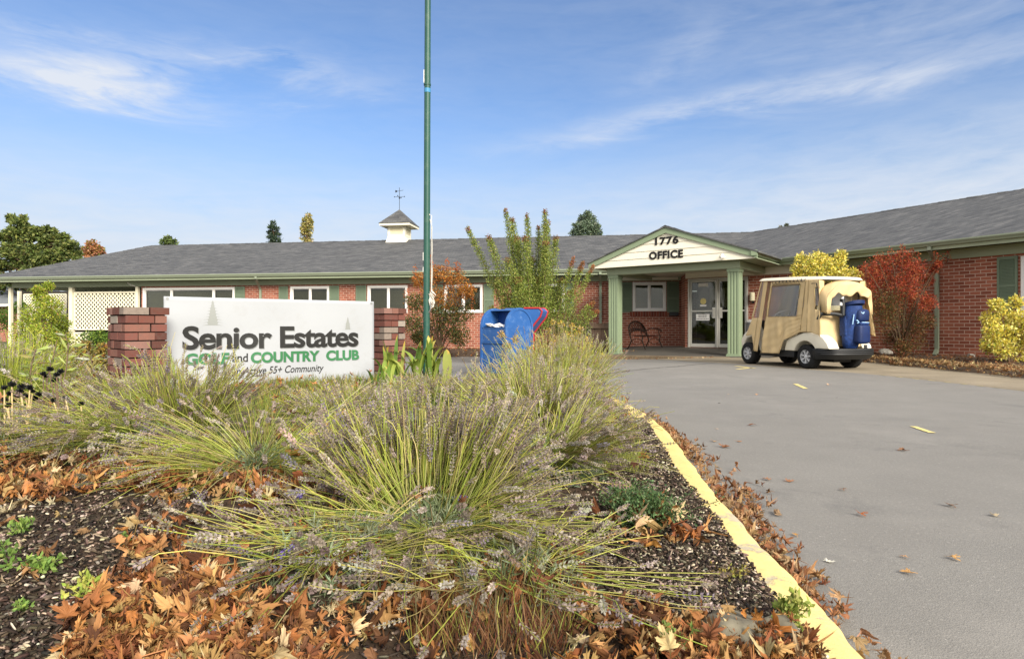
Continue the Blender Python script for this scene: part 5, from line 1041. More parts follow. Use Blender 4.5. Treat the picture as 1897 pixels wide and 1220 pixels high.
LV = [
 (-.27, 1.92, 1250, .40, .17, (31, 16), 'large lavender bush in the middle foreground with tall yellow stems', dict(fol=1.3, purple=1, dirn=R_(95), spread=2.1)),
 (-.22, 1.80, 440, .44, .18, (72, 10), 'low lavender skirt sprawling over the leaves in the middle foreground', dict(fol=1.2, near=.5, purple=1, green=.2, lift=.055)),
 (-1.60, 3.05, 560, .42, .15, (30, 15), 'lavender bush in front of the banner left end, heads over the letters', dict(fol=1.2, bare=.55)),
 (-1.70, 2.80, 620, .52, .20, (68, 10), 'low lavender sprawling left in front of the left brick pillar', dict(fol=1.6, dirn=R_(190), spread=2.2, purple=1)),
 (.14, 3.75, 1500, .43, .24, (34, 18), 'broad lavender bush in front of the collection boxes', dict(fol=1.6, bare=.5)),
 (.25, 4.35, 700, .42, .20, (38, 15), 'lavender bush leaning over the yellow kerb', dict(fol=.8, dirn=R_(0), spread=1.9, bare=.5)),
 (.42, 5.6, 1000, .56, .28, (27, 14), 'lavender bush behind, nearest the blue collection box', dict(fol=.6, bare=.5)),
 (-3.6, 4.4, 1100, .46, .28, (22, 14), 'bright yellow green lavender bush at the far left', dict(fol=.8, bare=.5, stem=[('b2bc4a', 5), ('c2c858', 4), ('9cac42', 4)])),
 (-.95, 3.60, 620, .25, .24, (48, 18), 'low lavender bush under the right half of the banner', dict(fol=.9)),
 (-2.45, 4.1, 420, .34, .22, (42, 17), 'lavender bush beside the left brick pillar', dict(fol=.6)),
 (-.55, 4.6, 460, .22, .26, (40, 18), 'low lavender bush between the lilies and the collection box', dict(fol=.6)),
 (-2.25, 2.75, 420, .38, .20, (74, 9), 'flattened lavender at the left edge below the dark seed heads', dict(fol=1.0)),
 (.14, 2.75, 620, .44, .18, (58, 14), 'lavender sprawling right towards the small green herb', dict(fol=.9, dirn=R_(20), spread=1.9)),
 (-.02, 1.52, 120, .36, .16, (70, 12), 'few lavender stems lying over the leaves at the bottom centre', dict(fol=.35, near=.4, purple=1, green=.2, lift=.06)),
 (-.46, 1.58, 130, .36, .16, (68, 13), 'few lavender stems lying over the leaves left of the front bush', dict(fol=.35, near=.4, purple=1, green=.2, lift=.06)),
 (-.98, 2.40, 520, .48, .18, (68, 11), 'lavender sprawl between the two front bushes', dict(fol=1.0, green=.3)),
]
for x, y, n, L, r, inc, lab, kw in LV: lavender(x, y, n, L, r, inc, lab, **kw)

# ------------------------------------------------------------------ fallen leaves
def leaf_templates():
    T = []; oak = [(90, 1.0), (50, .78), (130, .78), (8, .72), (172, .72), (-38, .50), (218, .50)]; maple = [(90, 1.0), (45, .86), (135, .86), (2, .66), (178, .66)]
    for v in range(11):
        r = np.random.default_rng(50+v); pts = []; kind = 'oak' if v < 6 else ('maple' if v < 10 else 'plain')
        if kind == 'plain': P = np.array([(.30*math.cos(t)*(1+.2*math.sin(3*t+v)), .5*math.sin(t)) for t in np.linspace(0, 2*math.pi, 17)[:-1]])*(1+r.normal(0, .06, (16, 1)))
        else:
            sin_ = r.uniform(.22, .34) if kind == 'oak' else r.uniform(.42, .52); order = sorted([(a+r.normal(0, 5), L*r.uniform(.78, 1.15)) for a, L in (oak if kind == 'oak' else maple)])
            for k, (a, L) in enumerate(order):
                pts += [(a-9, L*.55), (a-11, L*.82), (a-4, L*.74), (a, L), (a+5, L*.74), (a+11, L*.84), (a+9, L*.52)] if kind == 'oak' else [(a-15, L*.58), (a-10, L*.80), (a-4, L*.82), (a, L), (a+5, L*.80), (a+10.5, L*.84), (a+14, L*.60)]
                if k < len(order)-1: na = order[k+1][0]; pts.append(((a+na)/2, sin_*r.uniform(.85, 1.15)))
            pts += [(255, .12), (268, .8), (271, .8), (285, .12)]; P = np.array([(L*math.cos(R_(a)), L*math.sin(R_(a))) for a, L in pts])*.5
        c1, c2, tw_ = r.uniform(-1.8, 3.4), r.uniform(-1.4, 2.4), r.uniform(-2.4, 2.4); allp = np.vstack([[0, 0], P*.5, P]); x, y = allp[:, 0], allp[:, 1]
        z = c1*x*x+c2*y*y+tw_*x*y+.08*np.sin(11*x+v)+.07*np.sin(10*y+v*2)-.05*np.exp(-(x/.03)**2)+.4*np.abs(x)*(v % 3 == 0)+r.normal(0, .018, len(x))
        allp = allp*(.55 if kind == 'plain' else 1); x, y = allp[:, 0], allp[:, 1]; z = z*(.55 if kind == 'plain' else 1); n = len(P); F3 = np.array([(0, 1+i, 1+(i+1) % n) for i in range(n)]); F4 = np.array([(1+i, 1+n+i, 1+n+(i+1) % n, 1+(i+1) % n) for i in range(n)])
        T.append((np.stack([x*r.uniform(.8, 1.05), y, z], 1), F3, F4))
    return T
LT = leaf_templates()
LEAFC = [('a5764a', 5), ('93613a', 5), ('7c4d30', 4), ('ae8654', 4), ('baa27a', 3), ('543624', 4), ('96794f', 3), ('6b4a32', 3), ('a36f3c', 3)]
PALE = [('b09a74', 3), ('a08258', 3), ('8f6c48', 4), ('7a5638', 3)]
def rotm(n, tilt):
    yaw = RNG.uniform(0, 2*np.pi, n); a = RNG.normal(0, tilt, n); b = RNG.normal(0, tilt, n); cy, sy = np.cos(yaw), np.sin(yaw); Z = np.zeros(n); O = np.ones(n)
    Rz = np.stack([np.stack([cy, -sy, Z], -1), np.stack([sy, cy, Z], -1), np.stack([Z, Z, O], -1)], 1); Rx = np.stack([np.stack([O, Z, Z], -1), np.stack([Z, np.cos(a), -np.sin(a)], -1), np.stack([Z, np.sin(a), np.cos(a)], -1)], 1)
    Ry = np.stack([np.stack([np.cos(b), Z, np.sin(b)], -1), np.stack([Z, O, Z], -1), np.stack([-np.sin(b), Z, np.cos(b)], -1)], 1); return Rz @ Rx @ Ry
def leaves(name, pos, size, label, pal=LEAFC, tilt=.45, curl=1.0):
    A = Acc(); n = len(pos); which = RNG.integers(0, len(LT), n)
    for k, (T, F3, F4) in enumerate(LT):
        i = np.where(which == k)[0]
        if not len(i): continue
        Rm = rotm(len(i), tilt); S = RNG.uniform(size[0], size[1], len(i)); Tk = T*np.array([1, 1, curl]); Vv = np.einsum('nij,kj->nki', Rm, Tk)*S[:, None, None]*np.array([1, 1, 1]); lo = Vv[:, :, 2].min(1)
        Vv = Vv+pos[i][:, None, :]; Vv[:, :, 2] -= (lo*.75)[:, None]
        C = np.repeat(P_(pal, len(i), .13)[:, None, :], len(T), 1)*(1+RNG.normal(0, .10, (len(i), len(T), 1))); C[:, 0] *= .8; m = len(T); off = (np.arange(len(i))*m)[:, None, None]
        A.V.append(Vv.reshape(-1, 3)); A.C.append(C.reshape(-1, 3)); A.F.setdefault(3, []).append((F3[None]+off).reshape(-1, 3)+A.n); A.F.setdefault(4, []).append((F4[None]+off).reshape(-1, 4)+A.n); A.n += len(i)*m
    return A.build(name, 'dry_leaf', None, kind='stuff', label=label)
def inpoly(P, q):
    x, y = q[:, 0], q[:, 1]; c = np.zeros(len(q), bool); j = len(P)-1
    for i in range(len(P)):
        xi, yi = P[i]; xj, yj = P[j]; c ^= ((yi > y) != (yj > y)) & (x < (xj-xi)*(y-yi)/(yj-yi+1e-12)+xi); j = i
    return c
def scatter(poly, n, zf, dens=None, ref=.15):
    """random ground points; the patch outline is given by the ground points under it"""
    P = np.array(poly, float); out = []; tot = 0
    while tot < n:
        q = RNG.uniform(P.min(0), P.max(0), (n*3, 2)); q = q[inpoly(P, q)]; Y = (CAMZ-ref)*F/(q[:, 1]-HOR); X = (q[:, 0]-948.5)/F*Y
        if dens is not None: k = RNG.uniform(0, 1, len(X)) < dens(X, Y); X, Y = X[k], Y[k]
        out.append(np.stack([X, Y], 1)); tot += len(X)
    q = np.concatenate(out)[:n]; return np.stack([q[:, 0], q[:, 1], zf(q[:, 0], q[:, 1])], 1)
def patchy(sc, th, seed=0):
    def f(x, y): v = np.sin(x*sc+seed)*np.sin(y*sc*1.1+seed*2)+.6*np.sin(x*sc*2.3+1)*np.sin(y*sc*2.1+seed); return np.clip(.5+v*.7-th, .03, 1)
    return f
def zpile(a, b): return lambda x, y: hz(x, y)+RNG.uniform(a, b, x.shape)
p = scatter([(-60, 870), (300, 850), (600, 905), (560, 985), (330, 965), (200, 955), (80, 990), (-60, 990)], 1300, zpile(.0, .05)); leaves('fallen_leaves', p, (.04, .085), 'bank of brown fallen leaves along the left lavender')
p = scatter([(300, 985), (450, 900), (600, 880), (760, 940), (1000, 1000), (1120, 1060), (1180, 1130), (1300, 1150), (1450, 1155), (1530, 1230), (1500, 1420), (60, 1420), (150, 1200), (235, 1080)], 2900, zpile(.0, .045), dens=patchy(5.5, .12, 2)); leaves('fallen_leaves', p, (.034, .082), 'deep drift of curled orange brown oak leaves in the foreground', tilt=.7)
p = scatter([(480, 830), (900, 830), (1000, 1020), (560, 1020)], 150, zpile(.02, .14)); leaves('fallen_leaves', p, (.05, .09), 'fallen leaves caught in the lavender', tilt=.9)
p = scatter([(1090, 955), (1180, 940), (1320, 985), (1290, 1010), (1130, 1005)], 46, zpile(.0, .04)); leaves('fallen_leaves', p, (.06, .11), 'fallen leaves round the small green herb')
p = scatter([(-200, 700), (350, 720), (350, 860), (-200, 860)], 420, zpile(.0, .08), ref=.2); leaves('fallen_leaves', p, (.07, .12), 'orange fallen leaves under the dark seed heads', pal=[('8f5232', 4), ('7a4a30', 4), ('9c7048', 3)])
p = scatter([(500, 690), (1150, 700), (1200, 860), (500, 860)], 260, zpile(.0, .12), ref=.2); leaves('fallen_leaves', p, (.05, .09), 'scattered leaves among the lavender behind')
p = scatter([(0, 990), (340, 970), (230, 1100), (150, 1220), (0, 1220)], 15, zpile(.0, .01)); leaves('fallen_leaves', p, (.05, .10), 'a few pale leaves on the bare mulch', pal=PALE+[('c0ae88', 4)], tilt=.2)
def wscatter(x0, x1, y0, y1, n, lift):
    x = RNG.uniform(x0, x1, n); y = RNG.uniform(y0, y1, n); k = kdist(x, y) > .2; x, y = x[k], y[k]; return np.column_stack([x, y, hz(x, y)+RNG.uniform(0, lift, len(x))])
leaves('fallen_leaves', wscatter(-8, -2.2, .2, 8.5, 1500, .03), (.045, .09), 'loose leaves over the far left of the island bed')
leaves('fallen_leaves', wscatter(-2.4, .9, 4.5, 8.2, 500, .03), (.04, .08), 'loose leaves on the bed round the flagpole')
# gutter drift against the kerb
n = 1300; a = RNG.uniform(0, 1, n)**.8; yy = 1.15+a*4.3; keep = RNG.uniform(0, 1, n) < np.clip(.75+.6*np.sin(yy*3.1+.6), .25, 1); yy = yy[keep]; ix = np.searchsorted(KERB[:200, 1], yy); off = -np.abs(RNG.normal(0, .068, len(yy)))*(1.15+.5*np.sin(yy*2.2+1))-.02
p = np.stack([KERB[ix, 0]+KN[ix, 0]*off, yy+RNG.normal(0, .01, len(yy)), RNG.uniform(.004, .05, len(yy))*np.exp(off*6)+.004], 1); leaves('fallen_leaves', p, (.038, .075), 'drift of fallen leaves in the gutter against the yellow kerb', pal=[('8f6644', 4), ('7a5238', 4), ('a08260', 4), ('8a7054', 3)])
def zw(x, y): return np.full(x.shape, .0)
u_ = RNG.uniform(1.2, 9, 2900); vm = np.array([vwing(q) for q in u_]); v_ = vm*(1-.26*RNG.uniform(0, 1, 2900)**1.6)+RNG.normal(.03, .06, 2900); dens = RNG.uniform(0, 1, 2900) < np.where(u_ > 3.6, 1, .55); u_, v_, vm = u_[dens], v_[dens], vm[dens]
q = np.stack([FR.O[0]+FR.d[0]*u_+FR.n[0]*v_, FR.O[1]+FR.d[1]*u_+FR.n[1]*v_], 1); zz = za(q[:, 0], q[:, 1])+np.where(v_ < vm, .075, .01)+RNG.uniform(0, .05, len(u_)); leaves('fallen_leaves', np.column_stack([q, zz]), (.06, .11), 'tan fallen leaves along the edge of the wing border', pal=PALE)
u_ = RNG.uniform(1.0, 9, 900); vm = np.array([vwing(q) for q in u_]); v_ = vm*RNG.uniform(.08, .75, 900); q = np.stack([FR.O[0]+FR.d[0]*u_+FR.n[0]*v_, FR.O[1]+FR.d[1]*u_+FR.n[1]*v_], 1); leaves('fallen_leaves', np.column_stack([q, .12+RNG.uniform(0, .03, 900)]), (.05, .09), 'brown leaves on the wing border mulch', pal=[('6f4a32', 5), ('8f623d', 4), ('57402f', 4)])
u_ = RNG.uniform(-3, 10, 1300); v_ = RNG.uniform(.2, 2.6, 1300)**1.0; q = np.stack([FM.O[0]+FM.d[0]*u_+FM.n[0]*v_, FM.O[1]+FM.d[1]*u_+FM.n[1]*v_], 1); leaves('fallen_leaves', np.column_stack([q, .03*(1-v_/2.5)+za(q[:, 0], q[:, 1])*(v_/2.5)+.03+.05*np.sin(np.pi*np.clip(v_/2.5, 0, 1))]), (.07, .12), 'fallen leaves on the border of the main wing', pal=PALE+[('a9632f', 3)])
q = [FP.p(RNG.uniform(-.3, 3.3), .62+abs(RNG.normal(0, .12)), 0) for k in range(60)] + [FP.p(RNG.uniform(.05, .6), RNG.uniform(-.6, .1), .03) for k in range(16)]
leaves('fallen_leaves', np.array([(v.x, v.y, float(za(v.x, v.y))+.01 if v.z == 0 else .05) for v in q]), (.05, .10), 'leaves blown against the porch step', pal=PALE+[('a9632f', 3)])
# single leaves on the drive
T0 = []
def one_leaf(px, py, s, col, label, k):
    X, Y = G(px, py); T, F3, F4 = LT[k % len(LT)]; me = bpy.data.meshes.new('leaf'); vv = T.copy(); vv[:, 2] *= .3; vv[:, 2] -= vv[:, 2].min()
    o = np_mesh('fallen_leaf', vv*s, [F3, F4], np.repeat(np.array([lin(col)]), len(T), 0)*RNG.uniform(.85, 1.15, (len(T), 1)), 'dry_leaf', None, label=label, cat='leaf', group='single leaves fallen on the drive')
    o.location = (X, Y, float(za(X, Y))+.004); o.rotation_euler = (RNG.uniform(-.15, .15), RNG.uniform(-.15, .15), RNG.uniform(0, 6.28)); return o
ONE = [(1343, 829, .15, '8a5c3b', 'largest curled brown leaf out on the drive, nearest the kerb'), (1418, 889, .08, 'a57248', 'left one of a close pair of small leaves'), (1460, 892, .08, '9a6a48', 'right one of a close pair of small leaves'), (1561, 908, .07, '8d6a4c', 'small dull leaf below the pair on the drive'), (1595, 955, .09, 'a8643a', 'orange brown leaf low in the middle of the drive'), (1763, 939, .10, '8d6a4c', 'thin spidery leaf low at the right of the drive'), (1676, 835, .09, '7d5a40', 'brown leaf below the further yellow dash'), (1395, 788, .10, '7d5238', 'curled leaf upright on the middle of the drive'), (1325, 818, .08, 'b08a60', 'pale tan leaf just beyond the largest leaf'), (1367, 818, .07, '9a7250', 'thin leaf beside the pale tan one'), (1333, 747, .06, '2d241f', 'tiny dark leaf in front of the porch'), (1215, 772, .13, 'c09a72', 'tan leaf lying by the kerb beyond the lavender'), (1475, 993, .05, 'b98a4a', 'tiny orange leaf low on the drive near the gutter'), (1533, 1041, .06, 'e0dccb', 'white scrap like leaf low on the drive'), (1677, 1034, .05, 'b98a5a', 'small round leaf low at the right'), (1765, 1036, .07, 'b9935f', 'long thin leaf at the lower right'), (1684, 1063, .07, 'a58052', 'narrow leaf lowest on the drive'), (1845, 957, .06, 'b9a888', 'pale scrap near the right edge'), (1402, 731, .07, 'b08a68', 'faint leaf beyond the first yellow dash, left'), (1536, 713, .10, 'b89878', 'flat pale leaf to the right of the first yellow dash'), (1549, 737, .05, '3a2d25', 'tiny dark speck of leaf right of the first dash'), (1408, 984, .16, 'd9c9b0', 'whitish leaf lying on the gutter drift'), (1327, 795, .05, 'c0a890', 'small whitish leaf near the curled leaf'), (1350, 731, .06, 'b09a80', 'faint leaf between porch and kerb')]
for k, (px, py, s, c, lab) in enumerate(ONE): one_leaf(px, py, s, c, lab, k)

# ------------------------------------------------------------------ mulch chips
def chips(poly, n, label, pal, L=(.007, .032), ref=.15):
    p = scatter(poly, n, lambda x, y: hz(x, y)+RNG.uniform(.0, .010, x.shape), ref=ref) if poly else np.column_stack([CH_XY, hz(CH_XY[:, 0], CH_XY[:, 1])+RNG.uniform(0, .010, n)]); d = RNG.normal(size=(n, 3))*np.array([1, 1, .28]); d = unit(d); l = RNG.uniform(L[0], L[1], n)*RNG.uniform(.4, 1, n); w_ = RNG.uniform(.0016, .0048, n)
    Pt = p[:, None, :]+d[:, None, :]*l[:, None, None]*np.array([-.5, -.3, .35, .5])[None, :, None]; Rd = w_[:, None]*np.array([.35, 1, .9, .2])[None, :]; A = Acc(); A.add(*tubes(Pt, Rd, P_(pal, n, .2)))
    return A.build('bark_mulch', 'mulch_attr', None, kind='stuff', label=label)
MU = [('3c332b', 7), ('4d4238', 5), ('2b2622', 6), ('6e6153', 3), ('928471', 2.4), ('b8aa94', 1.8)]
chips([(-200, 970), (350, 950), (420, 985), (270, 1100), (230, 1500), (-420, 1500)], 15000, 'dark bark mulch at the lower left', MU)
chips([(1100, 880), (1210, 825), (1290, 900), (1335, 955), (1380, 1035), (1450, 1120), (1480, 1165), (1300, 1170), (1120, 1080), (1060, 990)], 9500, 'dark bark mulch along the inside of the yellow kerb', MU)
n = 15000; yy = 1.1+RNG.uniform(0, 1, n)**1.3*3.4; ix = np.searchsorted(KERB[:200, 1], yy); off = .138+np.abs(RNG.normal(0, .22, n)); p = np.stack([KERB[ix, 0]+KN[ix, 0]*off, yy+KN[ix, 1]*off], 1)
CH_XY = p
chips(None, n, 'loose bark mulch spilling onto the yellow kerb', MU); chips([(1120, 770), (1185, 770), (1240, 840), (1100, 880)], 2500, 'dark bark mulch at the kerb under the lavender', MU); chips([(300, 850), (1100, 850), (1100, 1230), (200, 1230)], 4000, 'bark mulch between the leaf drifts', MU)

CH_XY = wscatter(-6.5, -1.0, .2, 8.0, 9000, .0)[:, :2]; chips(None, len(CH_XY), 'bark mulch over the left of the island bed', MU, L=(.01, .045))
CH_XY = wscatter(-2.0, 1.0, 4.0, 8.2, 5000, .0)[:, :2]; chips(None, len(CH_XY), 'bark mulch round the flagpole', MU, L=(.01, .045))
# ------------------------------------------------------------------ shrubs and trees
def cloud(A, c, r, n, size, pal, asp=.6, shell=.5, jit=.14, droop=0.0, tip=None):
    c = np.array(c, float); r = np.array(r if hasattr(r, '__len__') else (r, r, r), float); d = rdir(n); q = RNG.uniform(0, 1, n)**(1/3*(1-shell)+.02); lump_ = 1+.22*np.sin(d[:, 0]*5+c[0]*7)*np.sin(d[:, 2]*6+c[1])+.12*np.sin(d[:, 1]*9+c[2]*5)
    p = c+d*r*(q*lump_)[:, None]; dd_ = unit(d*.6+rdir(n)*.9+np.array([0, 0, .15-droop])); col = P_(pal, n, jit); A.add(*blades(p, dd_, RNG.uniform(size*.6, size*1.25, n), RNG.uniform(size*.6, size*1.25, n)*asp, col))
def shrub(name, label, cat, base, clumps, stems=True, sr=.012, group=None, bark='5b4a3a', mat='foliage'):
    E = empty(name, base, label=label, cat=cat, group=group); A = Acc()
    for c in clumps: cloud(A, *c[:5], **(c[5] if len(c) > 5 else {}))
    A.build('leaves' if name.endswith(('shrub', 'bush', 'plant', 'herb', 'weed')) else 'crown', mat, E)
    if stems:
        S = Acc(); B0 = np.array(base)
        for c in clumps:
            t = np.linspace(0, 1, 6)[:, None]; e = np.array(c[0], float); mid = B0+(e-B0)*np.array([.25, .25, .6]); pt = (1-t)**2*B0+2*(1-t)*t*mid+t*t*e+RNG.normal(0, .015, (6, 3))*sr/.012*np.sin(t*3.1)
            S.add(*tubes(pt[None], np.linspace(sr, sr*.4, 6)[None], np.array([lin(bark)]), 5))
        for c in clumps:
            e = np.array(c[0], float); rr_ = np.array(c[1] if hasattr(c[1], '__len__') else (c[1],)*3, float); k = 5; dv = rdir(k)*rr_*1.15; t = np.linspace(0, 1, 4)[None, :, None]; st_ = e-np.array([0, 0, rr_[2]*.4])
            S.add(*tubes(st_+(dv[:, None, :])*t+RNG.normal(0, .01, (k, 4, 3)), np.tile(np.linspace(sr*.35, sr*.12, 4), (k, 1)), P_([(bark, 1)], k), 4))
        S.build('stem', 'bark_attr', E)
    return E
def wp(px, py, Y): return ((px-948.5)/F*Y, Y, CAMZ+(HOR-py)/F*Y)
# orange and green shrub by the flagpole
OR_T = [('a9662c', 4), ('b57a34', 3), ('8a5a2a', 3), ('7b6a30', 2)]; OR_G = [('3f4a22', 4), ('525a2a', 4), ('6b6a30', 2), ('8a5f2c', 1.5), ('2f381c', 3)]
cl = []
for px, py, r, pal in ((780, 520, 16, OR_T), (810, 508, 18, OR_T), (840, 515, 20, OR_T), (862, 540, 14, OR_T), (770, 560, 18, OR_G), (800, 550, 22, OR_T), (830, 555, 24, OR_T), (858, 580, 20, OR_G), (768, 600, 20, OR_G), (800, 595, 24, OR_G), (835, 605, 26, OR_G), (800, 625, 24, OR_G), (850, 625, 18, OR_G), (825, 580, 22, OR_G), (775, 625, 14, OR_G)):
    R0 = r*19.0/F; cl.append((wp(px+RNG.uniform(-3, 3), py, 19.2+RNG.uniform(-.5, .5)), (R0*1.15, R0, R0), 980, .06, pal, dict(shell=.0)))
for px, py in ((768, 505), (798, 485), (828, 490), (850, 500), (752, 545), (876, 560), (845, 495)): cl.append((wp(px, py, 19.0), (.06, .06, .22), 60, .055, [('a9662c', 3), ('a8552a', 3)], {}))
shrub('deciduous_shrub', 'tall shrub turning orange at the top, behind the flagpole', 'shrub', (wp(815, 650, 19.2)[0], 19.2, -.05), cl, sr=.02)
# columnar shrub with upright branches
CG = [('7d8a3c', 5), ('8f9a48', 4), ('66752f', 4), ('a3a356', 2), ('5a6a2c', 2)]; CR = [('8a5a3a', 3), ('7a4a34', 3), ('7d7a3c', 3)]
E = empty('upright_shrub', (wp(985, 655, 14.6)[0], 14.6, -.04), label='upright shrub with long feathery green branches fanning above the collection boxes', cat='shrub'); A = Acc(); S = Acc()
tips = [(866, 422, 960, 11), (905, 438, 965, 15), (936, 388, 975, 11), (948, 405, 980, 15), (958, 440, 982, 15), (976, 398, 990, 11), (972, 440, 988, 14), (997, 420, 1000, 11), (1010, 390, 1002, 12), (1014, 410, 1005, 14), (1030, 440, 1010, 14), (1012, 450, 1005, 16), (1062, 478, 1020, 9), (1080, 486, 1030, 10), (1099, 492, 1035, 9), (1060, 540, 1020, 18), (1100, 560, 1040, 12), (920, 520, 975, 22), (940, 480, 980, 20), (1040, 520, 1010, 20), (985, 480, 992, 22), (960, 520, 985, 26), (1000, 520, 1000, 26), (1107, 575, 1050, 12), (910, 570, 970, 16)]
for tx_, ty_, bx_, r in tips:
    Y = 14.6+RNG.uniform(-.45, .45); a0_ = np.array(wp(bx_, 640, 14.6)); a1_ = np.array(wp(tx_, ty_, Y)); n = int(60*np.linalg.norm(a1_-a0_)*r); t = RNG.uniform(.12, 1, n)**.8; mid = (a0_+a1_)/2+np.array([(bx_-tx_)*.0, 0, .15]); pt = ((1-t)**2)[:, None]*a0_+(2*(1-t)*t)[:, None]*mid+(t*t)[:, None]*a1_
    w_ = r*14.6/F*(1.15-.75*t**3); rad_ = rdir(n)*np.array([1, 1, .8])*(w_*RNG.uniform(.1, 1, n)**.6)[:, None]; col = P_(CG, n, .16); red = t > .965; col[red] = P_(CR, int(red.sum()), .15)
    if ty_ > 470 and tx_ > 1055: col[t > .88] = P_([('9a5a3a', 3), ('8a6a3a', 3)], int((t > .88).sum()), .15)
    A.add(*blades(pt+rad_, unit(unit(a1_-a0_)*.8+rdir(n)*.9), RNG.uniform(.028, .055, n), RNG.uniform(.014, .024, n), col))
    tt = np.linspace(0, 1, 7)[:, None]; S.add(*tubes(((1-tt)**2*a0_+2*(1-tt)*tt*mid+tt*tt*a1_)[None], np.linspace(.016, .005, 7)[None], np.array([lin('6b5846')]), 5))
for px, py, r in ((930, 600, 26), (960, 590, 34), (1000, 585, 36), (1040, 600, 30), (1075, 610, 20), (1000, 625, 30), (1050, 630, 20), (955, 560, 24), (1010, 555, 26)): R0 = r*14.6/F; cloud(A, wp(px, py, 14.8), (R0, R0*.9, R0), 620, .05, [('4f5c2c', 5), ('66703a', 4), ('8a7a5a', 2), ('3d4824', 3), ('8f9a48', 1)])
A.build('leaves', 'foliage', E); S.build('stem', 'bark_attr', E)
# red bush by the wing wall
RD = [('963c28', 5), ('ac5030', 4), ('7a3024', 3), ('a0683a', 3)]; RG = [('4f4c28', 4), ('6b4a2a', 3), ('76402c', 3), ('5d5a30', 3), ('8a5a32', 2)]; cl = []
for px, py, r, pal in ((1610, 505, 16, RD), (1635, 490, 18, RD), (1670, 480, 17, RD), (1690, 500, 20, RD), (1605, 530, 20, RD), (1640, 520, 24, RD), (1680, 530, 24, RD), (1715, 520, 12, RD), (1730, 500, 8, RD), (1738, 490, 6, RD), (1612, 560, 20, RD), (1650, 555, 26, RG), (1690, 560, 24, RD), (1720, 560, 14, RD), (1640, 590, 24, RG), (1680, 595, 26, RG), (1712, 595, 16, RG), (1655, 625, 20, RG), (1690, 628, 22, RG), (1640, 570, 20, RG), (1672, 645, 14, RG)):
    R0 = r*14.0/F; cl.append((wp(px, py, 14.2+RNG.uniform(-.45, .35)), (R0*1.2, R0, R0*1.1), int(52*r), .046, pal, dict(shell=-.3, asp=.45)))
for px, py in ((1672, 462), (1690, 470), (1650, 470), (1625, 478), (1603, 495), (1742, 482), (1733, 478), (1700, 480), (1755, 475)): cl.append((wp(px, py, 14.1), (.05, .05, .16), 45, .045, RD, {}))
shrub('burning_bush', 'large bush with red autumn leaves against the wing wall', 'shrub', (wp(1670, 655, 14.2)[0], 14.2, .08), cl, sr=.014)
# yellow variegated shrubs
YL = [('dccb58', 5), ('cdbf4e', 4), ('e6db86', 4), ('a3a442', 2), ('75823c', 1.5)]; cl = []
for px, py, r in ((1475, 498, 9), (1483, 480, 9), (1480, 510, 12), (1500, 492, 14), (1515, 480, 13), (1526, 490, 15), (1540, 505, 13), (1510, 508, 16), (1558, 475, 10), (1556, 495, 12), (1562, 512, 12), (1580, 505, 8), (1590, 512, 8), (1545, 485, 7), (1495, 530, 22), (1530, 535, 24), (1560, 540, 22), (1510, 570, 26), (1550, 575, 26), (1530, 610, 26)):
    R0 = r*15.4/F; cl.append((wp(px, py, 15.5+RNG.uniform(-.25, .25)), (R0, R0, R0*1.1), int(26*r), .075, YL, dict(asp=.5, shell=.2)))
shrub('variegated_shrub', 'tall yellow leaved shrub showing above the golf cart roof', 'shrub', (wp(1530, 650, 15.5)[0], 15.5, .08), cl, group='yellow variegated shrubs by the wing'); cl = []
for px, py, r in ((1848, 565, 12), (1882, 560, 11), (1835, 590, 14), (1860, 590, 16), (1888, 590, 16), (1838, 615, 15), (1865, 618, 20), (1895, 620, 22), (1832, 640, 13), (1858, 645, 18), (1885, 650, 20), (1920, 600, 25), (1920, 640, 25)):
    R0 = r*11.6/F; cl.append((wp(px, py, 11.7+RNG.uniform(-.25, .25)), (R0, R0, R0), int(26*r), .065, YL, dict(asp=.5, shell=.2)))
shrub('variegated_shrub', 'rounded yellow and green shrub below the shutter at the right edge', 'shrub', (wp(1870, 670, 11.7)[0], 11.7, .1), cl, group='yellow variegated shrubs by the wing')
# left side shrubs
YG = [('9aa836', 5), ('84952f', 4), ('b3b548', 3), ('6b7d2c', 3), ('a88a4a', 1)]; cl = []
for px, py, r in ((75, 552, 13), (95, 570, 20), (60, 585, 20), (85, 600, 26), (110, 600, 18), (45, 615, 22), (80, 635, 32), (115, 630, 24), (50, 655, 30), (100, 670, 34), (90, 530, 8), (70, 538, 8)): R0 = r*10.5/F; cl.append((wp(px, py, 10.6+RNG.uniform(-.3, .3)), (R0, R0, R0*1.15), int(60*r), .036, YG, dict(shell=.0)))
shrub('flowering_shrub', 'airy yellow green shrub in front of the patio posts', 'shrub', (wp(85, 690, 10.6)[0], 10.6, .1), cl); cl = []
for px, py, r in ((165, 625, 12), (185, 622, 12), (200, 628, 10), (178, 640, 16), (200, 645, 14), (160, 650, 14)): R0 = r*19/F; cl.append((wp(px, py, 20.5), (R0, R0, R0), 420, .07, [('4f6a28', 4), ('66802f', 4), ('8a9a3c', 2), ('3a4f20', 2)]))
shrub('green_bush', 'clipped green bush before the lower lattice screen', 'shrub', (wp(180, 655, 20.5)[0], 20.5, 0), cl); cl = []
for px, py, r in ((4, 585, 14), (16, 590, 12), (28, 570, 10), (38, 565, 8), (0, 600, 14)): R0 = r*28/F; cl.append((wp(px, py, 29), (R0, R0, R0), 380, .09, [('4f6a28', 4), ('5f7a2f', 4), ('3a4f20', 2)]))
shrub('green_bush', 'dark green bush at the left edge beyond the patio', 'shrub', (wp(15, 615, 29)[0], 29, -.2), cl)
OB = [('8a7a3c', 4), ('a08a3a', 3), ('6b6a34', 3), ('8f5a2c', 2), ('7f7a6a', 2)]; cl = []
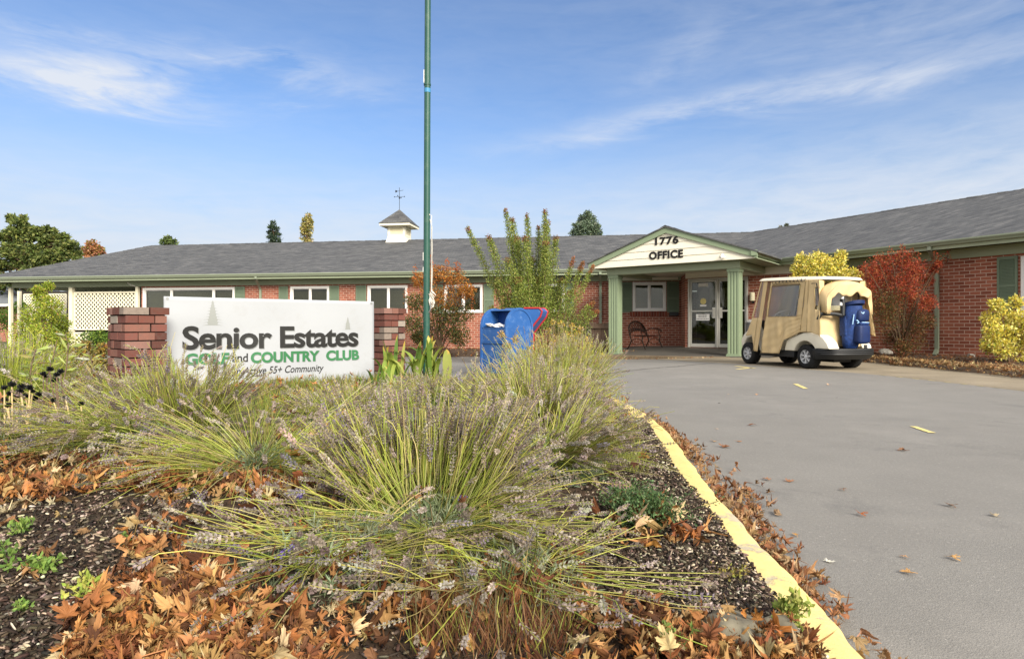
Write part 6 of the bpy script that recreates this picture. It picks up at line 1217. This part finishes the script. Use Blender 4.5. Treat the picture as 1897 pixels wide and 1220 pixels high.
for px, py, r in ((150, 660, 20), (175, 665, 20), (195, 680, 18), (140, 700, 26), (175, 705, 24), (205, 700, 16), (120, 690, 20), (160, 640, 8), (190, 645, 8)): R0 = r*6.4/F; cl.append((wp(px, py, 6.6), (R0, R0, R0), 620, .032, OB, dict(shell=0)))
shrub('perennial_plant', 'fading olive and orange perennials left of the brick pillar', 'plant', (wp(165, 735, 6.6)[0], 6.6, .2), cl, sr=.005); cl = []
for px, py, r in ((1030, 640, 16), (1060, 625, 16), (1085, 640, 14), (1010, 660, 18), (1045, 660, 20), (1080, 668, 18), (1110, 670, 12), (985, 655, 12), (940, 640, 8), (930, 620, 6), (955, 628, 6), (1060, 605, 5), (1015, 612, 5), (1075, 610, 5), (1040, 600, 5), (1000, 625, 6), (1025, 598, 4)): R0 = r*6.6/F; cl.append((wp(px, py, 6.7+RNG.uniform(-.2, .2)), (R0, R0, R0*1.2), int(13*r), .026, [('b89a4a', 4), ('a8925a', 4), ('c4a83c', 3), ('8f8a5a', 3), ('a39484', 2)], dict(shell=0)))
shrub('dried_plant', 'tan and yellow dried plant in front of the drop box', 'plant', (wp(1040, 720, 6.7)[0], 6.7, .2), cl, sr=.004, bark='8f7a4a')
# lilies beside the right pillar
def lily(px, y, n, H, label, seed, pal, wd=.05):
    X = (px-948.5)/F*y; z0 = hz1(X, y); r = random.Random(seed); b = MB()
    for k in range(n):
        ph = r.uniform(0, 6.28); L = H*r.uniform(.55, 1.1); bend = r.uniform(.15, 1.0); w_ = wd*r.uniform(.6, 1.2); c = lin(r.choice(pal)); o = V((X+r.uniform(-.14, .14), y+r.uniform(-.12, .12), z0)); pts = []
        for i in range(9):
            t = i/8; out = L*.62*bend*t**1.7; zz = L*(t-.55*bend*t**2.6); cc = o+V((math.cos(ph)*out, math.sin(ph)*out, zz)); s = V((-math.sin(ph), math.cos(ph), 0)); ww = w_*math.sin(math.pi*min(1, .10+t*.9))**.7*.5
            pts += [cc+s*ww+V((0, 0, ww*.4)), cc, cc-s*ww+V((0, 0, ww*.4))]
        base = len(b.v); b.add(pts, [(3*i+j, 3*i+j+1, 3*i+j+4, 3*i+j+3) for i in range(8) for j in range(2)], c)
        for i in range(7*3, 9*3):
            if r.random() < .3: b.c[base+i] = lin('c8a04a')
    o = b.build('lily_plant', 'foliage', None, smooth='all'); tag(o, label=label, cat='plant'); return o
LP = ['6f8a38', '869a42', '98a64c', '5f7a38', 'a8aa58']
lily(735, 6.3, 17, .50, 'broad leaved lily clump at the foot of the right brick pillar', 11, LP, .055); lily(790, 6.5, 24, .60, 'broad leaved lily clump round the flagpole base', 12, LP, .065); lily(815, 6.4, 3, .62, 'single large upright lily leaf right of the flagpole', 15, ['7a7c34', '868c3c'], .085); lily(700, 5.6, 10, .30, 'small lily clump under the banner corner', 19, LP, .035)
# grass and weeds
def grass(poly, n, H, pal, label, ref=.2, w_=.004):
    p = scatter(poly, n, lambda x, y: hz(x, y)-.005, ref=ref); d = unit(rdir(n)*.55+np.array([0, 0, 1])); A = Acc(); A.add(*quads(p, d, RNG.uniform(H*.4, H, n), RNG.uniform(w_*.6, w_*1.4, n), P_(pal, n, .15))); A.build('ground_cover', 'foliage', None, kind='stuff', label=label)
GP = [('6b7a30', 4), ('8a9138', 3), ('56662a', 3), ('a08a4a', 2), ('8f6a34', 1)]
grass([(480, 700), (820, 690), (900, 760), (480, 790)], 9000, .14, GP, 'green and olive ground cover under the banner'); grass([(-100, 700), (330, 720), (330, 860), (-100, 860)], 9000, .13, GP, 'olive ground cover among the plants at the left', w_=.005)
grass([(300, 760), (1150, 720), (1200, 850), (300, 880)], 12000, .11, [('8f9440', 4), ('7a7a48', 3), ('a39c5c', 3), ('66762f', 3)], 'low dry growth between the lavender bushes'); grass([(780, 1060), (1080, 1080), (1050, 1230), (760, 1230)], 1500, .12, [('7a5a3a', 4), ('8f6a4a', 3), ('6b3f2c', 3), ('9a9a4a', 2)], 'dry reddish twigs among the foreground leaves', ref=.15, w_=.0022)
def weed(px, py, R0, H, n, size, pal, label, name='weed', asp=.5, cat='plant'):
    X, Y = G(px, py, .15); z = hz1(X, Y); A = Acc(); k = n//9; c = np.stack([X+RNG.normal(0, R0*.45, k), Y+RNG.normal(0, R0*.45, k), z+H*RNG.uniform(.1, 1, k)], 1); cc = np.repeat(c, 9, 0)+rdir(9*k)*R0*.16; dd_ = unit(rdir(9*k)+np.array([0, 0, .35])); A.add(*blades(cc, dd_, RNG.uniform(size*.6, size*1.2, 9*k), RNG.uniform(size*.6, size*1.2, 9*k)*asp, P_(pal, 9*k, .13)))
    t = np.linspace(0, 1, 4)[None, :, None]; b0 = np.array([X, Y, z]); A.add(*tubes(b0+(c[:, None, :]-b0)*t, np.full((k, 4), .0012), P_(pal, k, .1))); o = A.build(name, 'foliage', None, label=label, cat=cat); return o
weed(1192, 965, .13, .12, 3200, .013, [('4a6238', 4), ('5f7848', 4), ('3a5030', 3), ('7a8a60', 1)], 'small feathery green herb near the kerb', 'green_herb'); LG = [('6f8a40', 4), ('869c4c', 3), ('5f7a38', 3)]
weed(40, 1045, .035, .035, 110, .018, LG, 'weed with a yellow flower at the left edge'); weed(65, 1130, .04, .03, 150, .019, LG, 'bright green weed at the lower left'); weed(12, 1100, .03, .03, 80, .017, LG, 'small weed touching the left edge'); weed(45, 1190, .03, .02, 50, .014, LG, 'flat weed at the bottom left corner'); weed(160, 1165, .035, .05, 120, .016, [('9aa84a', 3), ('b5b45a', 3)], 'pale weed beside the leaf drift, lower left'); weed(230, 1075, .02, .04, 60, .013, LG, 'tiny weed at the edge of the leaf drift')
weed(1462, 1150, .04, .07, 260, .022, [('8f9a48', 4), ('7a8a3c', 3), ('a5a860', 2)], 'yellow green lobed weed against the inside of the kerb'); weed(1245, 1215, .03, .08, 200, .015, [('6b8040', 3), ('8a9450', 3)], 'green sprig left of the foreground rock'); weed(1352, 1055, .06, .02, 220, .012, [('8a7a3c', 3), ('6b5a3a', 3), ('9a9a4a', 2)], 'creeping olive weed lapping the kerb'); weed(1150, 905, .05, .04, 140, .014, LG, 'tiny light green weed behind the herb')
for k, (px, y, H) in enumerate(((62, 3.6, .42), (88, 3.9, .46), (128, 3.7, .52), (168, 4.2, .40))):
    X = (px-948.5)/F*y; z = hz1(X, y); E = empty('leafy_stalk', (X, y, z), label=['dry leafy stalk at the far left, shortest', 'leafy stalk second from the left edge with curled brown leaf', 'tallest leafy stalk in front of the lattice post', 'leafy stalk nearest the left brick pillar'][k], cat='plant', group='leafy stalks at the left'); t = np.linspace(0, 1, 7)[:, None]; st = np.array([X, y, z])+t*np.array([.04*math.sin(k*2), 0, H])+.012*np.sin(t*7+k)
    A = Acc(); A.add(*tubes(st[None], np.linspace(.005, .003, 7)[None], np.array([lin('6b5a4a')]), 5)); A.build('stem', 'bark_attr', E); n = 34; ii = RNG.uniform(.2, 1, n); p = np.array([np.interp(ii, t[:, 0], st[:, j]) for j in range(3)]).T; A = Acc(); A.add(*blades(p, unit(rdir(n)*np.array([1, 1, .3])+np.array([0, 0, .25])), RNG.uniform(.05, .11, n), RNG.uniform(.010, .022, n), P_([('97a558', 4), ('a8b066', 3), ('a0905a', 2), ('b0b098', 1)], n))); A.build('leaves', 'foliage', E)
# dried coneflowers with black heads
hd = [(8, 722), (22, 716), (40, 720), (55, 722), (18, 733), (34, 736), (48, 738), (8, 745), (26, 748), (60, 728), (72, 735), (85, 700), (92, 688), (80, 696), (105, 698), (112, 692), (102, 708), (66, 742), (50, 752), (15, 755), (100, 745), (122, 740), (150, 752), (38, 728)]
for gi, (lo, hi, lab) in enumerate(((0, 10, 'dense clump of black dried seed heads at the left edge'), (10, 17, 'taller group of black dried seed heads on bare stems'), (17, 24, 'lower scattered black dried seed heads'))):
    X0, Y0 = wp(hd[lo][0], 700, 2.75)[:2]; E = empty('dried_coneflower', (X0, Y0, hz1(X0, Y0)), label=lab, cat='plant', group='dried coneflowers')
    for px, py in hd[lo:hi]:
        Y = 2.75+RNG.uniform(-.1, .12); x, y, z = wp(px, py, Y); zg = hz1(x, y); bx_ = x+RNG.uniform(-.06, .06); s = WB(); s.tube([(bx_, y+.03, zg), ((bx_+x)/2+.01, y, (zg+z)/2), (x, y, z)], [.0035, .003, .0025], 5); s.build('stem', 'canvas' if gi != 1 else 'fence_wood', E)
        s = WB(); rr_ = .014*RNG.uniform(.85, 1.2)
        for q in range(70): d = Vector(rdir(1)[0]); d.z = d.z*.8+.25; s.tube([Vector((x, y, z+.008)), Vector((x, y, z+.008))+d*rr_*1.05], [.0035, .0009], 3, caps=False)
        s.build('seed_head', 'black', E)
# rocks
def rock(px, py, s, label, zf, mat='stone', seed=0):
    X, Y = G(px, py, zf); bm = bmesh.new(); bmesh.ops.create_icosphere(bm, subdivisions=4, radius=1); r = np.random.default_rng(seed); K = r.normal(size=(9, 3))
    for v in bm.verts:
        q = v.co.copy(); f = 1
        for j in range(9): f += .09/(1+j*.45)*math.sin(q.dot(Vector(K[j]))*(1.2+j*.9)+j)
        for j in range(5):
            nrm = Vector(K[j]).normalized(); dd_ = q.dot(nrm)
            if dd_ > .72: q -= nrm*(dd_-.72)*.85
        v.co = Vector((q.x*s[0]*f, q.y*s[1]*f, q.z*s[2]*f))
    me = bpy.data.meshes.new('rock'); bm.to_mesh(me); bm.free(); uv_box(me); o = link('rock', me, mat, None, True); o.location = (X, Y, zf+s[2]*.2); o.rotation_euler = (0, 0, seed); return tag(o, label=label, cat='rock')
rock(1350, 1200, (.12, .08, .06), 'lichened grey rock half buried in leaves in the foreground', hz1(.45, 1.3)-.005, seed=1); rock(1445, 1200, (.06, .05, .05), 'smaller grey rock beside the foreground rock', hz1(.5, 1.3)-.01, seed=2)
rock(1640, 655, (.16, .12, .10), 'pale rock at the foot of the red bush', .14, 'pale_stone', 3); rock(1800, 660, (.22, .12, .07), 'flat pale stone at the wing wall foot', .12, 'pale_stone', 4)

# ------------------------------------------------------------------ trees beyond the roof
def tree(name, label, Y, base_px, clumps, size, pal, th=.25, n=26, asp=.55, group=None, shell=.1):
    x0 = (base_px-948.5)/F*Y; E = empty(name, (x0, Y, -.3), label=label, cat='tree', group=group); A = Acc(); S = Acc(); zt = max(wp(0, c[1], Y)[2] for c in clumps); tr = np.array([(x0, Y, -.3), (x0+.1, Y, zt*.35), (x0-.05, Y, zt*.7), (x0+.05, Y, zt*.93)])
    S.add(*tubes(tr[None], np.array([[th, th*.8, th*.5, th*.15]]), np.array([lin('4f4032')]), 8))
    if name == 'pine_tree':
        extra = []
        for c in clumps:
            for k in range(4): extra.append((c[0]+RNG.normal(0, c[2]*.75), c[1]+RNG.normal(0, c[2]*.42), c[2]*RNG.uniform(.3, .5), .55))
        clumps = [(c[0], c[1], c[2]*.78, c[3]) for c in clumps]+extra
    for c in clumps:
        px, py, r = c[:3]; asp3 = c[3] if len(c) > 3 else 1.0; p_ = c[4] if len(c) > 4 else pal; R0 = r*Y/F; q = np.array(wp(px, py, Y+RNG.uniform(-.8, .8)*R0*1.5)); cloud(A, q, (R0, R0, R0*asp3), int(n*r), size, p_, asp=asp, shell=shell)
        b0 = np.array([x0, Y, max(.5, q[2]-R0*1.3-.4)]); t = np.linspace(0, 1, 5)[:, None]; S.add(*tubes((b0+(q-b0)*t+np.array([0, 0, .3])*np.sin(t*3.1)*R0)[None], np.linspace(th*.35, th*.08, 5)[None], np.array([lin('4f4032')]), 5))
    A.build('crown', 'foliage', E); S.build('trunk', 'bark_attr', E); return E
PN = [('5c6a34', 5), ('747d40', 4), ('434f2c', 4), ('8a8f50', 2)]
tree('pine_tree', 'large dark spreading pine at the left edge beyond the roof', 47, 55, [(22, 404, 8, .8), (38, 412, 13, .7), (50, 425, 18, .6), (28, 432, 15, .6), (62, 440, 18, .6), (5, 440, 13, .6), (20, 455, 19, .55), (92, 430, 12, .6), (110, 440, 17, .6), (125, 452, 15, .6), (95, 455, 20, .55), (55, 462, 20, .55), (8, 470, 18, .55), (75, 478, 24, .5), (120, 470, 20, .5), (140, 470, 12, .5), (30, 485, 24, .5), (0, 495, 24, .5), (60, 500, 26, .5), (100, 495, 24, .5), (20, 520, 30, .5), (80, 520, 30, .5)], .28, PN, .16, n=20, shell=-.6)
tree('autumn_tree', 'orange leaved tree top right of the dark pine', 62, 172, [(170, 455, 9), (180, 462, 9), (160, 466, 9), (172, 474, 13), (186, 468, 6), (170, 490, 16), (175, 510, 18)], .30, [('a8704c', 4), ('b98560', 4), ('8f6a3c', 3), ('7a7a3c', 2)], .3, n=30)
tree('spruce_tree', 'sparse dark spruce tip above the roof ridge', 55, 508, [(506, 414, 3, 1.3), (503, 421, 5, .5), (512, 424, 4, .5), (502, 431, 6, .45), (513, 434, 6, .45), (504, 440, 7, .5), (512, 445, 8, .5), (507, 455, 12, .8), (507, 475, 16, 1)], .26, [('2f4030', 4), ('42523c', 4), ('56664c', 2)], .2, n=36, asp=.3)
tree('poplar_tree', 'narrow poplar with yellowing leaves above the roof ridge', 60, 568, [(571, 402, 4, 1.6), (566, 410, 5, 1.5), (574, 412, 5, 1.5), (563, 424, 6, 1.5), (572, 426, 7, 1.5), (567, 440, 9, 1.4), (570, 455, 11, 1.3), (567, 475, 13, 1.4)], .26, [('a89a5a', 4), ('8f8a45', 4), ('b8a878', 3), ('6f7038', 2)], .2, n=34)
tree('green_tree', 'small green tree top above the left roof slope', 60, 312, [(312, 443, 6, .7), (305, 448, 7, .6), (320, 448, 7, .6), (312, 460, 14, .8)], .28, [('5a6a3c', 4), ('6f7d48', 4), ('42522c', 3)], .2)
tree('blue_spruce', 'rounded blue grey spruce behind the roof near the porch', 52, 1087, [(1088, 399, 7, 1.1), (1080, 408, 9, .9), (1095, 408, 9, .9), (1072, 420, 10, .8), (1086, 418, 13, .8), (1102, 420, 10, .8), (1066, 431, 10, .7), (1082, 432, 15, .8), (1104, 431, 11, .7), (1085, 450, 24, .8), (1085, 475, 30, .9)], .24, [('5f6f5a', 4), ('74846c', 4), ('47573f', 4), ('8f9a80', 2)], .3, n=44, asp=.4)
tree('green_tree', 'tiny twig tops showing over the wing roof', 75, 1452, [(1447, 422, 2.5), (1458, 419, 3), (1462, 424, 2), (1452, 436, 6)], .3, [('4f5a4a', 3), ('6b6a5a', 3)], .15)
